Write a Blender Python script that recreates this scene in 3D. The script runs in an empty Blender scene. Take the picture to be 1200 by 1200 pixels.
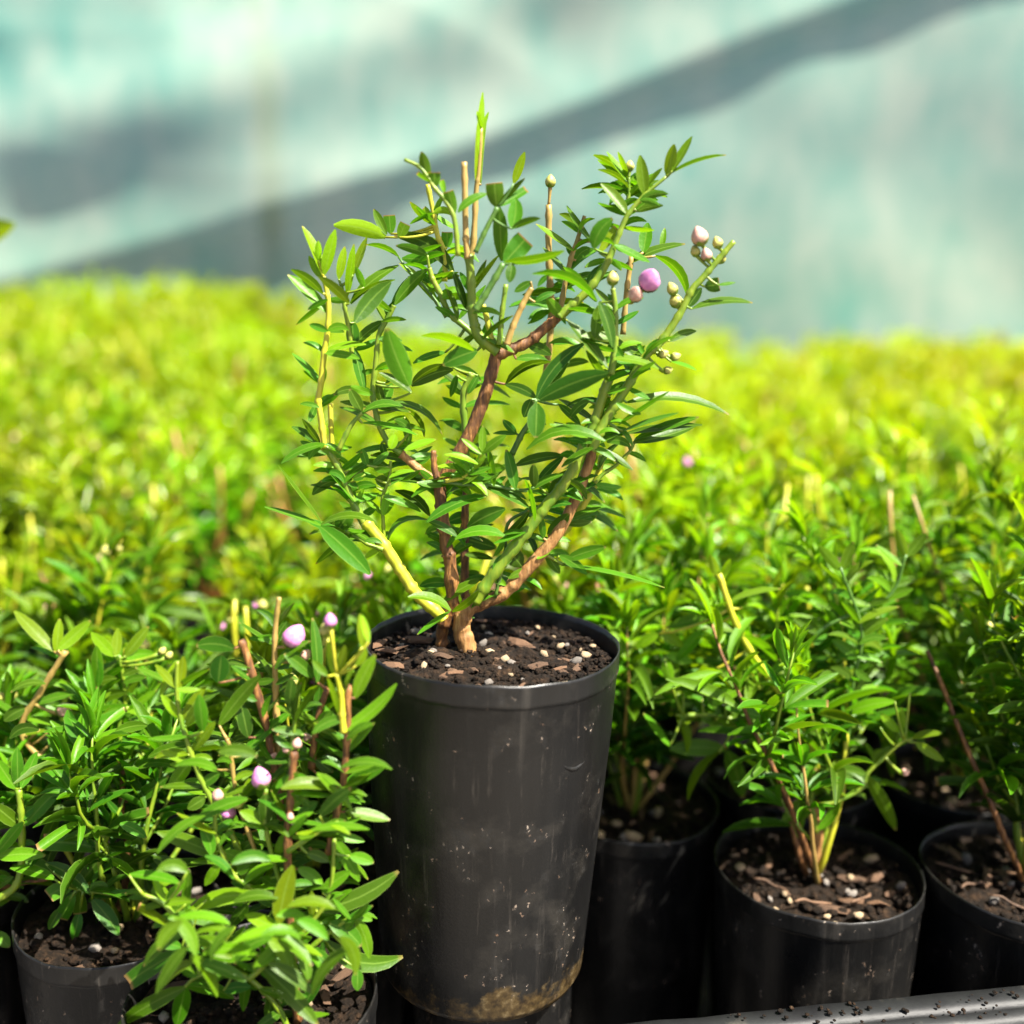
import bpy, bmesh, math, random
import numpy as np
from mathutils import Vector, Matrix, noise

R = math.radians
rnd = random.Random(7)
scene = bpy.context.scene
COL = scene.collection

# ------------------------------------------------------------------ camera
CZ = 0.283                      # lens height above the bench
PITCH = 11.5
cam_data = bpy.data.cameras.new('camera')
cam_data.sensor_width = 36
cam_data.lens = 36              # 1200 px focal length on a 1200 px frame
cam_data.clip_start = 0.01
cam_data.clip_end = 50
cam_data.dof.use_dof = True
cam_data.dof.focus_distance = 0.272
cam_data.dof.aperture_fstop = 5.4
cam = bpy.data.objects.new('camera', cam_data)
cam.location = (0, 0, CZ)
cam.rotation_euler = (R(90 - PITCH), 0, 0)
COL.objects.link(cam)
scene.camera = cam

# ------------------------------------------------------------------ light
SUN_EL, SUN_AZ = 55, 58         # azimuth: degrees to the right of straight behind the camera
world = bpy.data.worlds.new('World')
scene.world = world
world.use_nodes = True
nt = world.node_tree
bg = nt.nodes['Background']
sky = nt.nodes.new('ShaderNodeTexSky')
sky.sky_type = 'NISHITA'
sky.sun_disc = False
sky.air_density = 0.7
sky.dust_density = 3.0
sky.ozone_density = 0.4
sky.sun_elevation = R(SUN_EL)
sky.sun_rotation = R(180 - SUN_AZ)
nt.links.new(sky.outputs[0], bg.inputs[0])
bg.inputs[1].default_value = 0.06
sd = Vector((math.sin(R(SUN_AZ)) * math.cos(R(SUN_EL)), -math.cos(R(SUN_AZ)) * math.cos(R(SUN_EL)), math.sin(R(SUN_EL))))
sun_data = bpy.data.lights.new('sun', 'SUN')
sun_data.energy = 5.0
sun_data.angle = R(0.5)
sun_data.color = (1.0, 0.95, 0.86)
sun = bpy.data.objects.new('sun', sun_data)
sun.rotation_euler = sd.to_track_quat('Z', 'Y').to_euler()
sun.location = (0.5, -0.5, 2)
COL.objects.link(sun)
vs = scene.view_settings
vs.view_transform = 'Standard'
vs.look = 'None'
vs.exposure = 1.98
vs.gamma = 1
vs.use_curve_mapping = False
scene.cycles.max_bounces = 6
scene.cycles.diffuse_bounces = 3
scene.cycles.glossy_bounces = 2
scene.cycles.transmission_bounces = 4
scene.cycles.transparent_max_bounces = 8
scene.cycles.sample_clamp_indirect = 6

# ------------------------------------------------------------------ helpers
CP, SP = math.cos(R(PITCH)), math.sin(R(PITCH))
def ray(x, y):
    u, v = (x - 600) / 1200, (600 - y) / 1200
    return Vector((u, CP + v * SP, -SP + v * CP))
def at(x, y, Y):
    """point on the upright plane at distance Y seen at photo position x, y"""
    d = ray(x, y)
    return Vector((0, 0, CZ)) + d * (Y / d.y)
def fwd(p):
    return p.y * CP - (p.z - CZ) * SP

def set_uv(me, uvs):
    lay = me.uv_layers.new(name='UVMap')
    idx = np.empty(len(me.loops), dtype=np.int32)
    me.loops.foreach_get('vertex_index', idx)
    lay.data.foreach_set('uv', np.asarray(uvs, dtype=np.float32)[idx].ravel())

def mesh(name, verts, faces, mat=None, uvs=None, cols=None, smooth=True):
    me = bpy.data.meshes.new(name)
    me.from_pydata([tuple(v) for v in verts], [], faces)
    if uvs is not None:
        set_uv(me, uvs)
    if cols is not None:
        ca = me.color_attributes.new('tone', 'FLOAT_COLOR', 'POINT')
        ca.data.foreach_set('color', np.asarray(cols, dtype=np.float32).ravel())
    if smooth:
        me.shade_smooth()
    if mat:
        me.materials.append(mat)
    return me

def obj(name, me, parent=None, loc=None):
    o = bpy.data.objects.new(name, me)
    COL.objects.link(o)
    if loc is not None:
        o.location = loc
    if parent:
        o.parent = parent
    return o

def tag(o, label=None, cat=None, group=None, kind=None):
    if label: o['label'] = label
    if cat: o['category'] = cat
    if group: o['group'] = group
    if kind: o['kind'] = kind
    return o

def smooth_path(pts, rad, n=4):
    """Catmull-Rom through pts (vectors) with radii"""
    P = [pts[0] * 2 - pts[1]] + list(pts) + [pts[-1] * 2 - pts[-2]]
    out, ro = [], []
    for i in range(1, len(P) - 2):
        a, b, c, d = P[i - 1], P[i], P[i + 1], P[i + 2]
        for k in range(n):
            t = k / n
            out.append(0.5 * ((2 * b) + (c - a) * t + (2 * a - 5 * b + 4 * c - d) * t * t + (3 * b - a - 3 * c + d) * t ** 3))
            ro.append(rad[i - 1] * (1 - t) + rad[i] * t)
    out.append(pts[-1]); ro.append(rad[-1])
    return out, ro

def tube(pts, rad, sides=8, bump=0.0, seed=0):
    """closed tube -> verts, faces"""
    V, F = [], []
    n = len(pts)
    up = Vector((0.3, -1, 0.2)).normalized()
    rg = random.Random(seed)
    for i, p in enumerate(pts):
        t = (pts[min(i + 1, n - 1)] - pts[max(i - 1, 0)])
        t = t.normalized() if t.length > 1e-9 else Vector((0, 0, 1))
        a = t.cross(up)
        if a.length < 1e-4: a = t.cross(Vector((1, 0, 0)))
        a.normalize()
        b = t.cross(a)
        for k in range(sides):
            th = 2 * math.pi * k / sides
            r = rad[i] * (1 + bump * (rg.random() - 0.5))
            V.append(p + (a * math.cos(th) + b * math.sin(th)) * r)
    for i in range(n - 1):
        for k in range(sides):
            k2 = (k + 1) % sides
            F.append((i * sides + k, i * sides + k2, (i + 1) * sides + k2, (i + 1) * sides + k))
    F.append(tuple(range(sides - 1, -1, -1)))
    F.append(tuple((n - 1) * sides + k for k in range(sides)))
    return V, F

class Bag:
    def __init__(s): s.V, s.F, s.C = [], [], []
    def add(s, V, F, c=None):
        o = len(s.V)
        s.V += list(V); s.F += [tuple(i + o for i in f) for f in F]
        if c is not None: s.C += [c] * len(V)
    def mesh(s, name, mat): return mesh(name, s.V, s.F, mat, cols=s.C if s.C else None)

def sstep(t): t = max(0, min(1, t)); return t * t * (3 - 2 * t)
# ------------------------------------------------------------------ materials
class M:
    def __init__(s, name):
        s.m = bpy.data.materials.new(name); s.m.use_nodes = True
        s.t = s.m.node_tree; s.n = s.t.nodes; s.l = s.t.links
        s.b = s.n['Principled BSDF']; s.o = s.n['Material Output']
    def node(s, typ, **kw):
        nd = s.n.new(typ)
        for k, v in kw.items(): setattr(nd, k, v)
        return nd
    def link(s, a, b): s.l.new(a, b)
    def noise(s, scale, detail=4, rough=0.55, vec=None, out='Fac'):
        nd = s.node('ShaderNodeTexNoise')
        nd.inputs['Scale'].default_value = scale
        nd.inputs['Detail'].default_value = detail
        nd.inputs['Roughness'].default_value = rough
        if vec is not None: s.link(vec, nd.inputs['Vector'])
        return nd.outputs[out]
    def ramp(s, fac, stops):
        nd = s.node('ShaderNodeValToRGB')
        e = nd.color_ramp.elements
        while len(e) < len(stops): e.new(0.5)
        for i, (p, c) in enumerate(stops):
            e[i].position = p
            e[i].color = (*c, 1) if len(c) == 3 else c
        s.link(fac, nd.inputs[0])
        return nd.outputs[0]
    def mix(s, fac, a, b, blend='MIX'):
        nd = s.node('ShaderNodeMix', data_type='RGBA', blend_type=blend)
        for sock, v in ((nd.inputs[0], fac), (nd.inputs[6], a), (nd.inputs[7], b)):
            if hasattr(v, 'links'): s.link(v, sock)
            elif isinstance(v, (tuple, list)): sock.default_value = (*v, 1) if len(v) == 3 else v
            else: sock.default_value = v
        return nd.outputs[2]
    def math(s, op, a, b=0.0):
        nd = s.node('ShaderNodeMath', operation=op)
        for sock, v in ((nd.inputs[0], a), (nd.inputs[1], b)):
            if hasattr(v, 'links'): s.link(v, sock)
            else: sock.default_value = v
        return nd.outputs[0]
    def coord(s, which='Object', scale=None):
        tc = s.node('ShaderNodeTexCoord').outputs[which]
        if scale is None: return tc
        mp = s.node('ShaderNodeMapping'); mp.inputs['Scale'].default_value = scale
        s.link(tc, mp.inputs['Vector'])
        return mp.outputs[0]
    def bump(s, h, strength, dist):
        nd = s.node('ShaderNodeBump')
        nd.inputs['Strength'].default_value = strength
        nd.inputs['Distance'].default_value = dist
        s.link(h, nd.inputs['Height'])
        s.link(nd.outputs[0], s.b.inputs['Normal'])
        return nd.outputs[0]
    def set(s, **kw):
        for k, v in kw.items():
            k = k.replace('_', ' ')
            if hasattr(v, 'links'): s.link(v, s.b.inputs[k])
            elif isinstance(v, (tuple, list)): s.b.inputs[k].default_value = (*v, 1) if s.b.inputs[k].type == 'RGBA' and len(v) == 3 else v
            else: s.b.inputs[k].default_value = v

OLD, MID, NEW = (0.022, 0.080, 0.006), (0.085, 0.215, 0.005), (0.265, 0.410, 0.004)
def leaf_material(name, use_attr, detail=True, rough=0.40, spec=0.28, new=NEW):
    m = M(name)
    if use_attr:
        tone = m.node('ShaderNodeAttribute', attribute_name='tone').outputs['Color']
    else:
        tone = m.node('ShaderNodeObjectInfo').outputs['Color']
    sep = m.node('ShaderNodeSeparateColor'); m.link(tone, sep.inputs[0])
    fac = sep.outputs[0]                       # red = age tone, green = random, blue = browned tip
    col = m.ramp(fac, [(0.0, OLD), (0.5, MID), (1.0, new)])
    hs = m.node('ShaderNodeHueSaturation')
    var = sep.outputs[1]
    if use_attr:
        col = m.mix(1.0, col, m.node('ShaderNodeObjectInfo').outputs['Color'], 'MULTIPLY')
        var = m.math('ADD', m.math('MULTIPLY', var, 0.5), m.math('MULTIPLY', m.node('ShaderNodeObjectInfo').outputs['Random'], 0.8))
    m.link(m.math('ADD', m.math('MULTIPLY', var, 0.036), 0.482), hs.inputs['Hue'])
    m.link(m.math('ADD', m.math('MULTIPLY', var, 0.55), 0.70), hs.inputs['Value'])
    m.link(col, hs.inputs['Color'])
    col = hs.outputs[0]
    if detail:
        uv = m.node('ShaderNodeUVMap').outputs[0]
        sx = m.node('ShaderNodeSeparateXYZ'); m.link(uv, sx.inputs[0])
        mid = m.math('ABSOLUTE', m.math('SUBTRACT', sx.outputs[0], 0.5))
        rib = m.ramp(mid, [(0.02, (1, 1, 1)), (0.07, (0, 0, 0))])
        edge = m.ramp(mid, [(0.44, (0, 0, 0)), (0.495, (1, 1, 1))])
        nz = m.noise(900, 3, 0.6, m.coord('Object'))
        col = m.mix(m.math('MULTIPLY', nz, 0.45), col, m.mix(1.0, col, (0.55, 0.62, 0.5), 'MULTIPLY'))
        col = m.mix(m.math('MULTIPLY', rib, 0.35), col, (0.24, 0.38, 0.06))
        col = m.mix(m.math('MULTIPLY', edge, 0.30), col, (0.30, 0.42, 0.10))
        tip = m.ramp(sx.outputs[1], [(0.93, (0, 0, 0)), (0.985, (1, 1, 1))])
        col = m.mix(m.math('MULTIPLY', tip, sep.outputs[2]), col, (0.33, 0.19, 0.07))
        m.bump(nz, 0.25, 0.0004)
    m.set(Base_Color=col, Roughness=rough, Specular_IOR_Level=spec)
    tr = m.node('ShaderNodeBsdfTranslucent')
    tcol = m.mix(1.0, col, (1.55, 1.35, 0.35), 'MULTIPLY')
    m.link(tcol, tr.inputs[0])
    mx = m.node('ShaderNodeMixShader'); mx.inputs[0].default_value = 0.48
    m.link(m.b.outputs[0], mx.inputs[1]); m.link(tr.outputs[0], mx.inputs[2])
    m.link(mx.outputs[0], m.o.inputs[0])
    return m.m
LEAF = leaf_material('leaf', False)
LEAF_ATTR = leaf_material('small_leaf', True)
LEAF_FAR = leaf_material('leaf_mass', True, False, 0.30, 0.45, (0.300, 0.405, 0.004))

def bark_material(name, stops, scale=(900, 900, 160)):
    m = M(name)
    c = m.coord('Object', scale)
    nz = m.noise(1.0, 6, 0.65, c)
    col = m.ramp(nz, stops)
    big = m.noise(160, 3, 0.5, m.coord('Object'))
    col = m.mix(m.ramp(big, [(0.4, (0, 0, 0)), (0.7, (1, 1, 1))]), col, m.mix(1.0, col, (0.45, 0.4, 0.38), 'MULTIPLY'))
    m.bump(nz, 0.8, 0.0006)
    m.set(Base_Color=col, Roughness=0.6)
    return m.m
BARK = bark_material('bark', [(0.3, (0.050, 0.018, 0.006)), (0.5, (0.15, 0.062, 0.016)), (0.60, (0.30, 0.135, 0.032)), (0.8, (0.42, 0.25, 0.10))])
BARK_PALE = bark_material('pale_bark', [(0.3, (0.13, 0.055, 0.016)), (0.5, (0.36, 0.18, 0.052)), (0.75, (0.50, 0.32, 0.13))])
def stem_material(name, a, b):
    m = M(name)
    nz = m.noise(1.0, 5, 0.6, m.coord('Object', (500, 500, 120)))
    col = m.ramp(nz, [(0.35, a), (0.68, b)])
    m.bump(nz, 0.4, 0.0004)
    m.set(Base_Color=col, Roughness=0.45)
    return m.m
GREEN_STEM = stem_material('green_stem', (0.085, 0.175, 0.008), (0.19, 0.245, 0.012))
YELLOW_STEM = stem_material('yellow_stem', (0.30, 0.33, 0.010), (0.45, 0.40, 0.03))
DARK_STEM = stem_material('dark_green_stem', (0.04, 0.11, 0.012), (0.085, 0.17, 0.02))
ORANGE_STEM = stem_material('orange_stem', (0.22, 0.10, 0.02), (0.45, 0.22, 0.06))
TAN_STEM = stem_material('tan_stem', (0.20, 0.15, 0.03), (0.38, 0.24, 0.07))
STEM = {'b': BARK, 'p': BARK_PALE, 'g': GREEN_STEM, 'y': YELLOW_STEM, 'd': DARK_STEM, 't': TAN_STEM}

def bud_material(name, a, b):
    m = M(name)
    oc = m.coord('Object')
    nz = m.noise(2.2, 4, 0.6, oc)
    sz = m.node('ShaderNodeSeparateXYZ'); m.link(oc, sz.inputs[0])
    low = m.ramp(m.math('MULTIPLY', sz.outputs[2], -1.0), [(0.15, (0, 0, 0)), (0.95, (1, 1, 1))])
    m.set(Base_Color=m.mix(m.math('MULTIPLY', low, 0.75), m.ramp(nz, [(0.35, a), (0.65, b)]), (0.26, 0.30, 0.05)), Roughness=0.55, Subsurface_Weight=0.25, Subsurface_Radius=(0.002, 0.001, 0.001), Subsurface_Scale=0.5)
    return m.m
BUD = {'P': bud_material('pink_bud', (0.44, 0.13, 0.34), (0.54, 0.22, 0.42)),
       'R': bud_material('blush_bud', (0.42, 0.20, 0.16), (0.52, 0.34, 0.26)),
       'Y': bud_material('cream_bud', (0.28, 0.30, 0.04), (0.42, 0.38, 0.11))}

def plastic_material():
    m = M('black_plastic')
    oc = m.coord('Object')
    streak = m.noise(1.0, 5, 0.6, m.coord('Object', (150, 150, 7)))
    blot = m.noise(75, 4, 0.6, oc)
    fine = m.noise(1500, 2, 0.5, oc)
    base = m.ramp(streak, [(0.3, (0.0045, 0.0045, 0.0045)), (0.6, (0.0075, 0.0073, 0.007)), (0.80, (0.040, 0.036, 0.031))])
    # scattered grit and dried dust
    vor = m.node('ShaderNodeTexVoronoi'); vor.inputs['Scale'].default_value = 620
    wob = m.node('ShaderNodeVectorMath', operation='MULTIPLY_ADD'); m.link(m.noise(700, 2, 0.5, oc, 'Color'), wob.inputs[0]); wob.inputs[1].default_value = (0.003, 0.003, 0.006); m.link(oc, wob.inputs[2])
    m.link(wob.outputs[0], vor.inputs['Vector'])
    sepc = m.node('ShaderNodeSeparateColor'); m.link(vor.outputs['Color'], sepc.inputs[0])
    keep = m.ramp(m.math('MULTIPLY', sepc.outputs[0], blot), [(0.47, (0, 0, 0)), (0.52, (1, 1, 1))])
    spot = m.ramp(vor.outputs['Distance'], [(0.16, (1, 1, 1)), (0.30, (0, 0, 0))])
    gritc = m.mix(sepc.outputs[1], (0.30, 0.25, 0.20), (0.16, 0.09, 0.05))
    col = m.mix(m.math('MULTIPLY', m.math('MULTIPLY', keep, spot), 0.85), base, gritc)
    film = m.ramp(blot, [(0.50, (0, 0, 0)), (0.72, (1, 1, 1))])
    col = m.mix(m.math('MULTIPLY', film, 0.08), col, (0.17, 0.15, 0.12))
    run = m.noise(1.0, 5, 0.7, m.coord('Object', (420, 420, 22)))
    run = m.math('MULTIPLY', m.ramp(run, [(0.58, (0, 0, 0)), (0.72, (1, 1, 1))]), m.ramp(m.noise(45, 3, 0.5, oc), [(0.45, (0, 0, 0)), (0.65, (1, 1, 1))]))
    col = m.mix(m.math('MULTIPLY', run, 0.35), col, (0.14, 0.12, 0.10))
    m.set(Base_Color=col)
    rg = m.math('ADD', m.math('MULTIPLY', m.math('ADD', blot, streak), 0.22), 0.12)
    m.set(Roughness=m.math('ADD', rg, m.math('MULTIPLY', keep, 0.2)), Specular_IOR_Level=0.34)
    h = m.math('ADD', m.math('MULTIPLY', streak, 0.6), m.math('MULTIPLY', fine, 0.15))
    m.bump(h, 0.35, 0.0006)
    return m
pm = plastic_material()
PLASTIC = pm.m

def muddy_plastic():
    m = plastic_material(); m.m.name = 'muddy_black_plastic'
    # dried potting mud left around the foot of the pot
    oc = m.coord('Object')
    sx = m.node('ShaderNodeSeparateXYZ'); m.link(oc, sx.inputs[0])
    n1 = m.noise(95, 5, 0.65, oc)
    low = m.node('ShaderNodeMapRange')
    m.link(sx.outputs[2], low.inputs[0])
    low.inputs[1].default_value = 0.0; low.inputs[2].default_value = 0.022
    low.inputs[3].default_value = 0.34; low.inputs[4].default_value = -0.05
    f = m.ramp(m.math('ADD', n1, low.outputs[0]), [(0.70, (0, 0, 0)), (0.80, (1, 1, 1))])
    old = m.b.inputs['Base Color'].links[0].from_socket
    mud = m.ramp(m.noise(400, 4, 0.6, oc), [(0.3, (0.020, 0.012, 0.005)), (0.55, (0.085, 0.055, 0.020)), (0.8, (0.24, 0.18, 0.09))])
    m.set(Base_Color=m.mix(m.math('MULTIPLY', f, 0.8), old, mud))
    return m.m
MUDDY = muddy_plastic()

def soil_material():
    m = M('potting_soil')
    oc = m.coord('Object')
    n = m.noise(420, 6, 0.7, oc)
    col = m.ramp(n, [(0.3, (0.004, 0.0025, 0.0014)), (0.5, (0.014, 0.0082, 0.0042)), (0.62, (0.040, 0.022, 0.011)), (0.78, (0.15, 0.092, 0.048))])
    m.bump(n, 1.0, 0.003)
    m.set(Base_Color=col, Roughness=0.7, Specular_IOR_Level=0.18)
    return m.m
SOIL = soil_material()
def chip_material(name, stops, rough=0.7):
    m = M(name)
    info = m.node('ShaderNodeObjectInfo').outputs['Random']
    nz = m.noise(380, 5, 0.65, m.coord('Object'))
    col = m.ramp(nz, stops)
    hs = m.node('ShaderNodeHueSaturation')
    m.link(m.math('ADD', m.math('MULTIPLY', info, 0.7), 0.65), hs.inputs['Value'])
    m.link(col, hs.inputs['Color'])
    m.bump(nz, 0.6, 0.0008)
    m.set(Base_Color=hs.outputs[0], Roughness=rough)
    return m.m
STONE = chip_material('pebble', [(0.3, (0.22, 0.14, 0.07)), (0.6, (0.42, 0.31, 0.18)), (0.8, (0.55, 0.46, 0.33))])
GREY_STONE = chip_material('grey_pebble', [(0.3, (0.10, 0.085, 0.07)), (0.6, (0.22, 0.19, 0.16)), (0.8, (0.36, 0.32, 0.28))])
WOOD = chip_material('bark_chip', [(0.3, (0.040, 0.020, 0.010)), (0.6, (0.14, 0.072, 0.034)), (0.8, (0.32, 0.20, 0.105))])

def tray_material():
    m = M('grey_tray_plastic')
    oc = m.coord('Object')
    n = m.noise(60, 5, 0.65, oc)
    col = m.ramp(n, [(0.35, (0.011, 0.011, 0.012)), (0.6, (0.019, 0.020, 0.020)), (0.72, (0.06, 0.055, 0.045))])
    m.set(Base_Color=col, Roughness=0.5, Specular_IOR_Level=0.22)
    m.bump(m.noise(500, 3, 0.5, oc), 0.2, 0.0005)
    return m.m
TRAY = tray_material()

def cloth_material():
    m = M('teal_shade_cloth')
    oc = m.coord('Object')
    n = m.noise(1.6, 5, 0.6, oc)
    n2 = m.noise(7.0, 6, 0.7, m.coord('Object', (1.4, 1, 0.6)))
    f = m.ramp(m.math('ADD', m.math('MULTIPLY', n, 0.45), m.math('MULTIPLY', n2, 0.55)), [(0.36, (0, 0, 0)), (0.60, (1, 1, 1))])
    col = m.mix(f, (0.088, 0.270, 0.205), (0.300, 0.370, 0.290))      # faded, dusty areas
    w = m.node('ShaderNodeTexWave', wave_type='BANDS', bands_direction='X'); w.inputs['Scale'].default_value = 90
    w.inputs['Distortion'].default_value = 0.6
    m.link(oc, w.inputs['Vector'])
    col = m.mix(m.math('MULTIPLY', w.outputs['Fac'], 0.22), col, m.mix(1.0, col, (0.6, 0.66, 0.64), 'MULTIPLY'))
    m.set(Base_Color=col, Roughness=0.75, Specular_IOR_Level=0.2)
    tr = m.node('ShaderNodeBsdfTranslucent'); m.link(col, tr.inputs[0])
    tp = m.node('ShaderNodeBsdfTransparent')
    m1 = m.node('ShaderNodeMixShader'); m1.inputs[0].default_value = 0.25
    m.link(m.b.outputs[0], m1.inputs[1]); m.link(tr.outputs[0], m1.inputs[2])
    m2 = m.node('ShaderNodeMixShader'); m2.inputs[0].default_value = 0.14     # the open weave
    m.link(m1.outputs[0], m2.inputs[1]); m.link(tp.outputs[0], m2.inputs[2])
    m.link(m2.outputs[0], m.o.inputs[0])
    return m.m
CLOTH = cloth_material()
def plain(name, a, b, scale, rough=0.8):
    m = M(name)
    n = m.noise(scale, 5, 0.6, m.coord('Object'))
    m.set(Base_Color=m.ramp(n, [(0.35, a), (0.65, b)]), Roughness=rough)
    m.bump(n, 0.5, 0.01)
    return m.m
GROUND = plain('gravel_ground', (0.10, 0.085, 0.065), (0.22, 0.19, 0.15), 40)
BENCH = plain('dark_bench', (0.03, 0.028, 0.025), (0.06, 0.055, 0.05), 60)
STEEL = plain('galvanised_steel', (0.16, 0.17, 0.17), (0.26, 0.27, 0.27), 30, 0.5)

# ------------------------------------------------------------------ setting
def box(name, lo, hi, mat):
    (a, b, c), (d, e, f) = lo, hi
    V = [(a, b, c), (d, b, c), (d, e, c), (a, e, c), (a, b, f), (d, b, f), (d, e, f), (a, e, f)]
    F = [(3, 2, 1, 0), (4, 5, 6, 7), (0, 1, 5, 4), (1, 2, 6, 5), (2, 3, 7, 6), (3, 0, 4, 7)]
    return mesh(name, V, F, mat, smooth=False)
g = obj('ground', mesh('ground', [(-20, -12, -0.7), (20, -12, -0.7), (20, 25, -0.7), (-20, 25, -0.7)], [(0, 1, 2, 3)], GROUND, smooth=False))
tag(g, kind='structure')
be = obj('bench', None)
tag(be, 'dark timber bench top carrying the trays of seedlings', 'bench')
for i in range(11):
    y0 = 0.1 + i * 0.16
    obj('plank', box('plank', (-1.4, y0, -0.03), (1.4, y0 + 0.15, -0.0005), BENCH), be)
for sx in (-1.2, 1.2):
    for sy in (0.2, 1.7):
        obj('leg', box('leg', (sx - 0.04, sy - 0.04, -0.7), (sx + 0.04, sy + 0.04, -0.031), BENCH), be)

# shade cloth hung behind the bench, with sagging diagonal folds
YC = 2.45
def cloth():
    A, B = at(1150, 0, YC), at(200, 300, YC)
    d = (A - B).normalized(); nrm = Vector((-d.z, 0, d.x))
    nx, nz = 260, 130
    x0, x1, z0, z1 = -3.2, 3.2, -0.68, 1.25
    V = []
    def prof(s):                       # s metres above the fold line -> shift towards the camera
        if s < 0: return 0.0 + 0.05 * math.exp(s / 0.25) * 0
        w = 0.055
        if s < w: 
            t = s / w
            return 0.055 * (t * t * (3 - 2 * t))
        return 0.055 * math.exp(-(s - w) / 0.30)
    for j in range(nz + 1):
        for i in range(nx + 1):
            x = x0 + (x1 - x0) * i / nx; z = z0 + (z1 - z0) * j / nz
            s = (Vector((x, 0, z)) - Vector((B.x, 0, B.z))).dot(nrm)
            k = (Vector((x, 0, z)) - Vector((B.x, 0, B.z))).dot(d)
            s += 0.03 * math.sin(k * 2.3 + 0.5)
            amp = 0.55 + 0.45 * min(1, max(0, (k + 0.2) / 0.7))
            y = YC - prof(s) * amp
            # second fold lower left, soft vertical sags
            s2 = s + 0.30 * 0 - 0.33
            y -= 0.05 * math.exp(-((s2) / 0.12) ** 2) * (1 if x < 0.5 else math.exp(-((x - 0.5) / 0.3) ** 2))
            y += 0.045 * noise.noise(Vector((x * 1.3, z * 2.0, 3.1))) + 0.008 * noise.noise(Vector((x * 4, z * 5, 8.0)))
            # creases pulled tight between the fixings
            for (cx, cz, fx, ph) in ((1.0, 1.6, 3.0, 0.0), (-1.2, 1.0, 4.5, 2.0), (0.25, 1.0, 7.0, 5.0)):
                y -= 0.015 * sstep((0.55 - x) / 0.8) / math.sqrt(fx) * (1 - abs(noise.noise(Vector(((x * cx + z * cz) * fx * 0.55, (x * cz - z * cx) * 0.5, ph))))) ** 5
            V.append((x, y, z))
    F = [(j * (nx + 1) + i, j * (nx + 1) + i + 1, (j + 1) * (nx + 1) + i + 1, (j + 1) * (nx + 1) + i) for j in range(nz) for i in range(nx)]
    o = obj('shade_cloth', mesh('shade_cloth', V, F, CLOTH))
    tag(o, 'teal woven shade cloth hanging in diagonal folds behind the plant bench', 'shade cloth')
cloth()
def post(x, label):
    p = obj('steel_post', None, loc=(x, YC + 0.13, -0.7))
    V, F = tube([Vector((0, 0, 0)), Vector((0, 0, 1.0)), Vector((0, 0, 2.1))], [0.03] * 3, 16)
    obj('tube', mesh('post_tube', V, F, STEEL), p)
    V, F = tube([Vector((0, 0, 2.1)), Vector((0, 0, 2.115)), Vector((0, 0, 2.13))], [0.034, 0.034, 0.02], 16)
    obj('cap', mesh('post_cap', V, F, STEEL), p)
    tag(p, label, 'post')
post(at(312, 100, YC + 0.13).x, 'grey steel post showing through the shade cloth')

# ------------------------------------------------------------------ pots
def pot_profile(h, r0, r1, lip=0.00014):
    wall = 0.0007
    out = [(r0 * 0.3, 0.0), (r0 - 0.003, 0.0), (r0 - 0.001, 0.0008), (r0, 0.003)]
    n = 6
    for i in range(1, n): out.append((r0 + (r1 - r0) * i / n, 0.003 + (h - 0.012) * i / n))
    out += [(r1 - 0.0003, h - 0.0066), (r1 - 0.0001, h - 0.0060), (r1 + lip, h - 0.0056), (r1 + lip * 0.4, h - 0.0050), (r1 + lip * 0.5, h - 0.0008), (r1 + lip * 0.3, h), (r1 - wall * 0.4, h),
            (r1 - wall, h - 0.0015), (r1 - wall - 0.0006, h - 0.012), (r0 + (r1 - r0) * 0.4, h * 0.4), (r0 - wall, 0.003), (r0 * 0.3, 0.003)]
    return out
def lathe(prof, seg, wob=0.0, seed=0):
    V, F = [], []
    n = len(prof)
    for k in range(seg):
        th = 2 * math.pi * k / seg
        for (r, z) in prof:
            q = 1 + wob * (z / 0.1) * (math.sin(2 * th + seed) + 0.5 * math.sin(3 * th + seed * 2.1) + 0.25 * math.sin(7 * th + seed))
            zz = z + (0.02 * wob * math.sin(3 * th + seed) if z > 0.05 else 0)
            if z > 0.09: zz += 0.00035 * noise.noise(Vector((math.cos(th) * 9, math.sin(th) * 9, seed)))
            V.append((r * q * math.cos(th), r * q * math.sin(th), zz))
    for k in range(seg):
        k2 = (k + 1) % seg
        for i in range(n - 1):
            F.append((k * n + i, k2 * n + i, k2 * n + i + 1, k * n + i + 1))
    return V, F

def blob(r, seed, squash=(1, 1, 1), rough=0.35, sub=1):
    bm = bmesh.new()
    bmesh.ops.create_icosphere(bm, subdivisions=sub, radius=1)
    rg = random.Random(seed)
    off = Vector((rg.random() * 50, rg.random() * 50, rg.random() * 50))
    V = []
    for v in bm.verts:
        k = 1 + rough * noise.noise(v.co * 1.4 + off) * 1.6
        V.append(Vector((v.co.x * squash[0], v.co.y * squash[1], v.co.z * squash[2])) * (k * r))
    F = [tuple(v.index for v in f.verts) for f in bm.faces]
    bm.free()
    return V, F

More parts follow.
